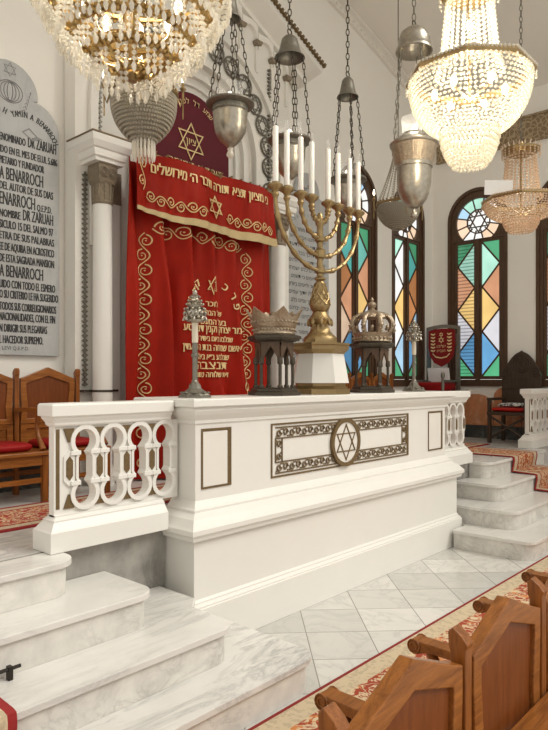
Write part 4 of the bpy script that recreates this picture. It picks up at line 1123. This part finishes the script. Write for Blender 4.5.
for b in (yc - hw + .03, yc + hw - .03):
    MB().box(9.52, 10.12, b - .03, b + .03, 1.42, 1.46).build('armrest', DWOOD, cc, bevel=.005)
m = MB(); m.tube([(9.56, yc - hw + .05, .85), (9.56, yc, 1.02), (9.56, yc + hw - .05, 1.17)], .018, 6); m.tube([(9.56, yc - hw + .05, 1.17), (9.56, yc, 1.02), (9.56, yc + hw - .05, .85)], .018, 6)
m.build('crossed_stretcher', DWOOD, cc)
m = MB(); rbox(m, 9.54, 10.05, yc - hw + .07, yc + hw - .07, 1.252, 1.315); tag(m.build('chair_cushion', m_velvet('bright_red_velvet', (.45, .02, .015)), smooth=70, loc=(9.8, yc, 1.252)), 'bright red cushion on the dark carved armchair', 'cushion')
t = NT('black_white_cloth'); v = t.noise(14, 3, .5, 2.0); bwm = t.bsdf(t.ramp(v, [(.50, (.75, .74, .70)), (.56, (.05, .05, .05))]), .8)
m = MB(); MM = Matrix.Translation((9.82, yc - .02, 1.325)) @ Matrix.Rotation(-.0, 4, 'Y')
rings = []
for zz, q in ((0, .8), (.015, 1), (.03, 1), (.055, .7)): rings.append([(a * .19 * q, b * .21 * q, zz) for a, b in ((-1, -1), (1, -1), (1, 1), (-1, 1))])
m.loft(rings, MM); tag(m.build('patterned_pillow', bwm, smooth=70, bevel=.01, loc=(9.82, yc, 1.318)), 'flat black and white patterned pillow lying on the red chair cushion', 'pillow')

# ------------------------------------------------------------------ hanging lamps and chandeliers
def chain_mesh(m, p0, p1, ll=.05, w=.014, r=.0045):
    p0, p1 = Vector(p0), Vector(p1); d = p1 - p0; n = max(2, round(d.length / (ll * .8))); d.normalize()
    a = d.orthogonal().normalized(); b = d.cross(a)
    for i in range(n):
        c = p0 + (p1 - p0) * ((i + .5) / n); s = a if i % 2 else b
        h = (p1 - p0).length / n * .62
        pts = [c + d * (h * math.cos(2 * PI * k / 8)) + s * (w * math.sin(2 * PI * k / 8)) for k in range(8)]
        m.tube(pts, r, 4, True)
    return m
def hang(t, x, y, z, mat=IRON, thin=False, name='hanging_chain'):
    m = MB()
    if thin: m.tube([(x, y, z), (x, y, vz(x) + .0)], .006, 6)
    else: chain_mesh(m, (x, y, z), (x, y, vz(x) - .002), .085, .018, .0055)
    m.lathe([(.05, 0), (.05, -.02), (.02, -.05)], 12, (x, y, vz(x) - .001))
    return m.build(name, mat, t)
def urn_lamp(label, x, y, zr, zc, R=.21, big=False, cw=.13, bell=True, nch=5, lit=False, ph=0.3):
    k = R / .21
    t = thing('hanging_lamp', label, 'lamp', (x, y, zr - .42 * k), 'silver sanctuary lamps')
    if not big:
        pr_ = [(.03, -.395), (.06, -.37), (.10, -.33), (.14, -.26), (.155, -.17), (.157, -.10), (.162, -.09), (.157, -.08)]
        band = [(.158, -.08), (.162, -.075), (.162, -.03), (.164, -.028)]
        rim = [(.165, -.03), (.205, -.026), (.222, -.012), (.222, .002), (.205, .008), (.15, .03), (.12, .034)]
    else:
        pr_ = [(.03, -.62), (.08, -.59), (.12, -.54), (.15, -.46), (.162, -.38), (.165, -.24), (.175, -.235), (.175, -.21), (.18, -.20)]
        band = [(.18, -.20), (.195, -.14), (.215, -.05), (.218, -.03)]
        rim = [(.218, -.03), (.232, -.02), (.235, 0), (.21, .02), (.16, .06), (.12, .08), (.11, .10)]
        k = 1.0
    f = lambda P: [(r * k, z * k) for r, z in P]
    body = MB(); body.lathe(f(pr_), 28, (x, y, zr))
    lowest = pr_[0][1] * k
    bd = body.build('urn_body', SILVER, t, smooth=50)
    m = MB(); m.lathe(f(band), 28, (x, y, zr))
    zmid = (band[0][1] + band[-1][1]) / 2 * k; rb = (band[1][0] + .002) * k
    for q in range(28):
        a = 2 * PI * q / 28; h = (band[-1][1] - band[0][1]) * k * .42
        ra, rb2 = (band[0][0] * k + .004, band[-1][0] * k + .004)
        m.tube([(x + ra * math.cos(a), y + ra * math.sin(a), zmid - h), (x + rb2 * math.cos(a + .11), y + rb2 * math.sin(a + .11), zmid + h)], .006, 4)
        m.tube([(x + ra * math.cos(a), y + ra * math.sin(a), zmid - h), (x + rb2 * math.cos(a - .11), y + rb2 * math.sin(a - .11), zmid + h)], .006, 4)
    m.build('pierced_band', SILVERW if big else DSILVER, t)
    MB().lathe(f(rim), 28, (x, y, zr)).build('rim', SILVER if big else DSILVER, t, smooth=50)
    m = MB(); m.lathe([(.012, 0), (.028, -.02), (.02, -.04), (.032, -.06), (.036, -.08), (.02, -.10), (.004, -.11)], 12, (x, y, zr + lowest + .004)); m.build('drop_finial', CRYSTALW if not big else SILVER, t, smooth=60)
    gr, gh = (.115 * k, .17 * k)
    m = MB(); m.lathe([(gr, 0.02), (gr * 1.02, gh * .5), (gr * 1.08, gh), (gr * 1.06, gh), (gr * .98, gh * .5), (gr * .97, .02)], 24, (x, y, zr + (.08 if big else 0)), cap=False); m.build('glass_chimney', CHIMNEY, t, smooth=60)
    b = MB(); b.lathe([(.01, .02), (.03, .05), (.035, .08), (.02, .11), (.004, .125)], 12, (x, y, zr + (.06 if big else -.01))); b.build('bulb', BULB if lit else BULBS, t, smooth=60)
    # canopy
    m = MB()
    if bell: m.lathe([(.015 , .22), (cw * .35, .205), (cw * .55, .175), (cw * .68, .10), (cw * .82, .03), (cw * 1.04, .0), (cw * 1.07, -.012), (cw * .95, -.008), (cw * .7, .06), (cw * .5, .16)], 24, (x, y, zc))
    else: m.lathe([(.015, cw * 1.35), (cw * .4, cw * 1.28), (cw * .75, cw * 1.0), (cw * .92, cw * .6), (cw * .97, .02), (cw * 1.06, .01), (cw * 1.08, -.02), (cw * .98, -.02), (cw * .9, .5 * cw), (cw * .5, cw)], 24, (x, y, zc))
    m.build('canopy', DSILVER if bell else SILVER, t, smooth=50)
    ztop = zc + (.22 if bell else cw * 1.35)
    m = MB(); m.tube([(x + .03 * math.cos(2 * PI * q / 12), y, ztop + .03 + .03 * math.sin(2 * PI * q / 12)) for q in range(12)], .007, 5, True); m.build('ring', IRON, t)
    rr = (.20 if not big else .228) * k
    for q in range(nch):
        a = 2 * PI * q / nch + ph
        m = MB(); chain_mesh(m, (x + rr * math.cos(a), y + rr * math.sin(a), zr + .01), (x + (cw - .01) * math.cos(a), y + (cw - .01) * math.sin(a), zc), .085, .013, .005 if not big else .004)
        m.build('chain', IRON if bell else DSILVER, t)
    hang(t, x, y, ztop + .06, IRON if bell else DSILVER)
    return t
urn_lamp('silver urn lamp hanging directly in front of the maroon velvet arch', 4.07, 4.2, 4.255, 5.04, cw=.09)
urn_lamp('silver urn lamp under a bell canopy, above the left menorah candles', 4.90, 4.2, 4.15, 4.99, cw=.145)
urn_lamp('silver urn lamp hanging above the right menorah candles, beside the far window', 5.90, 4.2, 3.99, 4.92, cw=.115, R=.20)
urn_lamp('large silver urn lamp with gold band under a dome canopy at right', 5.51, 3.14, 4.02, 4.93, R=.245, big=True, cw=.165, bell=False, lit=False)

def beadring(m, x, y, z, r, n, s, ph=0):
    for k in range(n):
        a = 2 * PI * k / n + ph; m.ball((x + r * math.cos(a), y + r * math.sin(a), z), s)
def bowl_basket(label, x, y, zt, R=.26, drop=True, cone=False, dp=.45):
    t = thing('bead_basket_lamp', label, 'lamp', (x, y, zt - .52), 'beaded basket lamps')
    m = MB(); m.tube([(x + R * math.cos(2 * PI * k / 32), y + R * math.sin(2 * PI * k / 32), zt) for k in range(32)], .016, 6, True)
    for k in range(32):
        a = 2 * PI * k / 32; m.ball((x + (R + .005) * math.cos(a), y + (R + .005) * math.sin(a), zt + .025), .013)
    fr = m.build('rim', BRASSD, t)
    for j in range(15):
        f = j / 15; r = R * (1 - .02 - f ** 2.6 * .85); z = zt - .03 - dp * f * .86
        m = MB(); beadring(m, x, y, z, r, max(18, int(2 * PI * r / .022)), (.0125, .0125, .0145), ph=j * .4); m.build('bead_strand', BEADG, t)
    m = MB()
    for j in range(12):
        f = j / 11; r = (R * (1 - .04 - f ** 2.6 * .85)); z = zt - .02 - (dp - .02) * f * .86
        if j == 0: rings = []
        rings.append([(x + r * math.cos(2 * PI * k / 28), y + r * math.sin(2 * PI * k / 28), z) for k in range(28)])
    m.loft(rings, cap=False); m.build('bowl_lining', m_plain('basket_lining', (.40, .37, .30), .5, .1, var=.3, scale=60), t, smooth=60)
    if drop:
        for k in range(18):
            a = 2 * PI * k / 18; r = .085; m = MB()
            m.lathe([(.004, 0), (.010, -.02), (.010, -.15), (.004, -.175)], 5, (x + r * math.cos(a), y + r * math.sin(a), zt - .35)); m.build('crystal_drop', CRYSTAL, t)
    if cone:
        for k in range(20):
            a = 2 * PI * k / 20; m = MB()
            for q in range(22):
                f = q / 21; r = R * .78 * (1 - f) ** 1.3 + .06; m.ball((x + r * math.cos(a), y + r * math.sin(a), zt + .02 + .60 * f), (.009, .009, .0145))
            m.build('bead_strand', BEADG, t)
        MB().lathe([(.07, .61), (.08, .63), (.05, .68), (.02, .70)], 16, (x, y, zt)).build('top_cap', BRASSD, t)
    for k in range(4):
        a = 2 * PI * k / 4 - .72 ; rx, ry = x + (R + .05) * math.cos(a), y + (R + .05) * math.sin(a)
        m = MB(); m.tube([(x + R * math.cos(a), y + R * math.sin(a), zt), (x + (R + .03) * math.cos(a), y + (R + .03) * math.sin(a), zt - .08), (rx, ry, zt - .02), (rx, ry, zt + .05)], .009, 6)
        m.lathe([(.012, .04), (.026, .06), (.022, .07)], 10, (rx, ry, zt)); m.tube([(rx, ry, zt + .06), (rx, ry, zt + .11)], .012, 8)
        m.tube([(rx, ry, zt - .02), (rx - .0, ry, zt - .10), (rx, ry, zt - .18)], .006, 5)
        ar = m.build('candle_arm', BRASSD, t)
        MB().lathe([(.008, .11), (.014, .13), (.011, .16), (.003, .185)], 8, (rx, ry, zt)).build('bulb', BULBS, ar, smooth=60)
    hang(t, x, y, zt + (.69 if cone else .0), IRON, True, 'hanging_rod')
    return t
bowl_basket('grey beaded basket lamp hanging under the big crystal chandelier at upper left', 3.11, 4.2, 4.02)
bowl_basket('grey beaded basket lamp behind the large silver urn lamp at right', 6.98, 4.2, 3.92, cone=True, drop=False, dp=.33)

# big crystal chandelier with gold tiers (upper left)
x, y = 2.50, 3.50
ch = thing('crystal_chandelier', 'huge tiered gold and crystal chandelier at the top left', 'chandelier', (x, y, 3.55))
DZ = .05
tiers = [(.62, 4.45, 30), (.545, 4.28, 26), (.455, 4.13, 20), (.345, 3.99, 14), (.22, 3.87, 8), (.07, 3.77, 2)]
for i, (r, z, n) in enumerate(tiers):
    m = MB(); N = int(2 * PI * r / .075) + 4
    m.tube([(x + r * math.cos(2 * PI * k / 32), y + r * math.sin(2 * PI * k / 32), z) for k in range(32)], .022, 6, True)
    for k in range(N):
        a = 2 * PI * k / N
        for q in range(5):
            b = 2 * PI * q / 5
            m.ball((x + (r + .02) * math.cos(a) - .028 * math.cos(b) * math.sin(a), y + (r + .02) * math.sin(a) + .028 * math.cos(b) * math.cos(a), z + .028 * math.sin(b)), .019)
        m.ball((x + (r + .032) * math.cos(a), y + (r + .032) * math.sin(a), z), .016)
    if i + 1 < len(tiers):
        r2, z2, _ = tiers[i + 1]
        for k in range(8):
            a = 2 * PI * k / 8 + .2; m.tube([(x + r * math.cos(a), y + r * math.sin(a), z), (x + (r * .7 + r2 * .3) * math.cos(a), y + (r * .7 + r2 * .3) * math.sin(a), (z + z2) / 2 - .03), (x + r2 * math.cos(a), y + r2 * math.sin(a), z2)], .014, 5)
    g = m.build('gold_tier', m_plain('gilt_metal', (.42, .285, .11), .3, .8, var=.45, scale=30), ch)
    # strands: one mesh per tier, copied round
    m = MB(); Ls = (.20, .17, .15, .14, .12, .10)[i]; nb = int(Ls / .036)
    for w in (-1, 0, 1):
        dz = -.02 * abs(w); dw = w * min(r * PI / n * .62, .05)
        for q in range(nb):
            zz = -.04 - q * .036 + dz
            m.lathe([(.001, .017), (.0165, .002), (.015, -.006), (.001, -.018)], 5, (.015, dw, zz), ph=q)
        m.lathe([(.002, .02), (.017, -.01), (.013, -.035), (.002, -.05)], 5, (.015, dw, -.04 - nb * .036 + dz))
    proto = None
    for k in range(n):
        a = 2 * PI * k / n
        if proto is None:
            proto = m.build('crystal_strand', CRYSTAL); proto.parent = ch; o = proto
        else:
            o = proto.copy(); COL.objects.link(o)
        o.location = (r * math.cos(a), r * math.sin(a), z - 3.55); o.rotation_euler = (0, 0, a)
for k in range(8):
    a = 2 * PI * k / 8; m = MB(); m.lathe([(.014, 0), (.03, .04), (.025, .08), (.005, .11)], 10, (x + .3 * math.cos(a), y + .3 * math.sin(a), 4.14)); m.build('bulb', BULBS, ch, smooth=60)
m = MB(); m.lathe([(.03, 3.7), (.02, 3.8), (.05, 4.1), (.02, 4.3), (.09, 4.5), (.03, 4.8), (.12, 5.0), (.05, 5.2), (.02, 5.3)], 16, (x, y, 0))
for k in range(12):
    a = 2 * PI * k / 12; m.tube([(x + .6 * math.cos(a), y + .6 * math.sin(a), 4.42), (x + .35 * math.cos(a), y + .35 * math.sin(a), 4.62), (x + .12 * math.cos(a), y + .12 * math.sin(a), 5.0)], .012, 5)
m.build('stem', BRASS, ch, smooth=50)
hang(ch, x, y, 5.28, IRON)

def empire(label, x, y, ring_z, R, zbot, mat, bulbs=True, ncol=8, top_z=None, lit=True, rc=(.215, .17), rows=13, bead=.0145, low=6, gold=BRASS):
    t = thing('bead_chandelier', label, 'chandelier', (x, y, zbot), None)
    n8 = 8
    def octp(r, z, ph=PI / 8): return [(x + r * math.cos(ph + 2 * PI * k / n8), y + r * math.sin(ph + 2 * PI * k / n8), z) for k in range(n8)]
    m = MB(); rings = [octp(R, ring_z - .02), octp(R + .012, ring_z), octp(R, ring_z + .03), octp(R - .03, ring_z + .03), octp(R - .03, ring_z - .02)]
    m.loft(rings + [rings[0]], cap=False)
    m.build('octagonal_ring', gold, t)
    m = MB()
    P = octp(R + .004, ring_z + .02)
    for k in range(8):
        a, b = Vector(P[k]), Vector(P[(k + 1) % 8]); nn = int((b - a).length / .03)
        for q in range(nn): m.ball(a + (b - a) * (q / nn), .0145)
        for q in range(0, nn, 2):
            p = a + (b - a) * (q / nn); h = MB()
            for w in range(2 if q % 4 else 3): h.ball((p.x, p.y, ring_z - .03 - .022 * w), (.009, .009, .014))
            h.build('fringe_drop', mat, t)
    m.build('bead_edging', mat, t)
    zlow = zbot + (ring_z - zbot) * .38; r1 = R * .46
    for j in range(rows):
        f = j / (rows - 1); r = r1 + (R - .02 - r1) * max(0, math.cos(f * PI / 2)) ** .8
        z = ring_z - .03 - (ring_z - .03 - zlow - .01) * (.55 * f + .45 * math.sin(f * PI / 2))
        m = MB(); nb = int(2 * PI * r / (bead * 2.5)); beadring(m, x, y, z, r, nb, (bead, bead, bead * .8), j * .5); m.build('bead_strand', mat, t)
    for j in range(low):
        f = j / low; r = r1 * math.sqrt(1 - (f * .95) ** 2); z = zlow - (zlow - zbot) * f
        m = MB()
        for q in range(2):
            rr = r * (1 - .06 * q); beadring(m, x, y, z - .026 * q, rr, max(6, int(2 * PI * rr / (bead * 2.2))), bead, q)
        m.build('bead_strand', mat, t)
    m = MB(); beadring(m, x, y, zbot + .01, .03, 5, bead); m.build('bead_strand', mat, t)
    nst = 26
    for k in range(nst):
        a = 2 * PI * k / nst; m = MB(); L = top_z - ring_z - .03; nb = int(L / (bead * 2.3))
        for q in range(nb):
            f = q / nb; r = rc[0] + (rc[1] - rc[0]) * f + .03 * (1 - f) ** 6; m.ball((x + r * math.cos(a), y + r * math.sin(a), ring_z + .03 + L * f), (bead * 1.05, bead * 1.05, bead * .95))
        m.build('bead_strand', mat, t)
    m = MB(); m.lathe([(rc[1], 0), (rc[1] + .05, .03), (rc[1] + .06, .06), (rc[1] + .02, .07), (.05, .10), (.02, .16)], 20, (x, y, top_z)); m.build('crown_cap', gold, t)
    m = MB(); nb = 22
    for k in range(nb):
        a = 2 * PI * k / nb
        for q in range(3): m.ball((x + (rc[1] + .055) * math.cos(a), y + (rc[1] + .055) * math.sin(a), top_z + .03 - q * .03), (.010, .010, .014))
        m.tube([(x + (rc[1] + .05) * math.cos(a), y + (rc[1] + .05) * math.sin(a), top_z + .06), (x + (rc[1] + .07) * math.cos(a), y + (rc[1] + .07) * math.sin(a), top_z + .11)], [.012, .003], 5)
    m.build('crown_crystals', mat, t)
    for k in range(6):
        a = 2 * PI * k / 6; m = MB(); q = R * .55
        m.lathe([(.010, 0), (.022, .03), (.024, .05), (.016, .075), (.003, .09)], 12, (x + q * math.cos(a), y + q * math.sin(a), ring_z - .16)); m.build('bulb', BULB if lit else CHIMNEY, t, smooth=60)
    m = MB(); m.lathe([(.010, 0), (.022, .03), (.024, .05), (.016, .075), (.003, .09)], 12, (x, y, ring_z + .36)); m.build('bulb', BULB if lit else CHIMNEY, t, smooth=60)
    m = MB(); m.tube([(x, y, ring_z - .2), (x, y, top_z)], .012, 6)
    for k in range(6):
        a = 2 * PI * k / 6; m.tube([(x, y, ring_z - .18), (x + R * .55 * math.cos(a), y + R * .55 * math.sin(a), ring_z - .16)], .01, 5)
    m.build('lamp_frame', gold, t)
    hang(t, x, y, top_z + .14, DSILVER)
    return t
empire('brightly lit octagonal crystal bead chandelier at upper right', 4.73, 2.21, 4.10, .48, 3.39, CRYSTALW, top_z=4.72, rc=(.225, .17), rows=16)
cf = empire('smaller pink gold bead chandelier hanging before the right windows', 8.0, 3.06, 3.97, .46, 3.58, CRYSTALP, top_z=4.55, lit=False, rc=(.22, .17), rows=11, bead=.016, low=4)
m = MB(); M = Matrix.Translation((7.62, 3.18, 3.99)) @ Matrix.Rotation(-.85, 4, 'Z') @ Matrix.Rotation(.12, 4, 'X')
m.box(-.18, .16, -.004, .004, 0, .17, M); m.build('frosted_plate', PAPER, cf)

# ------------------------------------------------------------------ lights, world, camera
def plight(x, y, z, w, r=.08, c=(1, .91, .76)):
    l = bpy.data.lights.new('lamp_and_fill_glow', 'POINT'); l.energy = w; l.shadow_soft_size = r; l.color = c
    o = bpy.data.objects.new('lamp_and_fill_glow', l); COL.objects.link(o); o.location = (x, y, z); return o
plight(4.73, 2.21, 3.93, 48, .06); plight(4.73, 2.21, 4.45, 14, .05)
plight(8.0, 3.06, 3.9, 5, .1); plight(2.5, 3.5, 4.2, 26, .15, (1, .9, .74))  # fill added inside scarcely lit chandeliers; the left one brightens the ark wall
plight(5.51, 3.14, 4.2, 2.5, .05)
sl = bpy.data.lights.new('stand_in_daylight', 'SUN'); sl.energy = 1.95; sl.angle = math.radians(32); sl.color = (1, .955, .88)  # sun added through the open back to give the light direction
so = bpy.data.objects.new('stand_in_daylight', sl); COL.objects.link(so)
so.rotation_euler = Vector((-.36, .60, -.70)).to_track_quat('-Z', 'Y').to_euler(); so.location = (-3, -5, 8)
w = bpy.data.worlds.new('World'); scene.world = w; w.use_nodes = True
bg = w.node_tree.nodes['Background']; bg.inputs[0].default_value = (1.0, .95, .865, 1); bg.inputs[1].default_value = .86

cam = bpy.data.cameras.new('camera'); co = bpy.data.objects.new('camera', cam); COL.objects.link(co)
co.location = (0, 0, 1.75); co.rotation_euler = (PI / 2, 0, math.radians(42 - 90))
cam.sensor_fit = 'VERTICAL'; cam.sensor_height = 36; cam.sensor_width = 36 * 548 / 730
cam.lens = 641 / 730 * 36; cam.shift_y = 14 / 730; cam.clip_start = .05
scene.camera = co
scene.view_settings.view_transform = 'Standard'; scene.view_settings.look = 'None'
scene.view_settings.exposure = 0.0; scene.view_settings.gamma = 1; scene.view_settings.use_curve_mapping = False
scene.cycles.max_bounces = 8; scene.cycles.transparent_max_bounces = 24
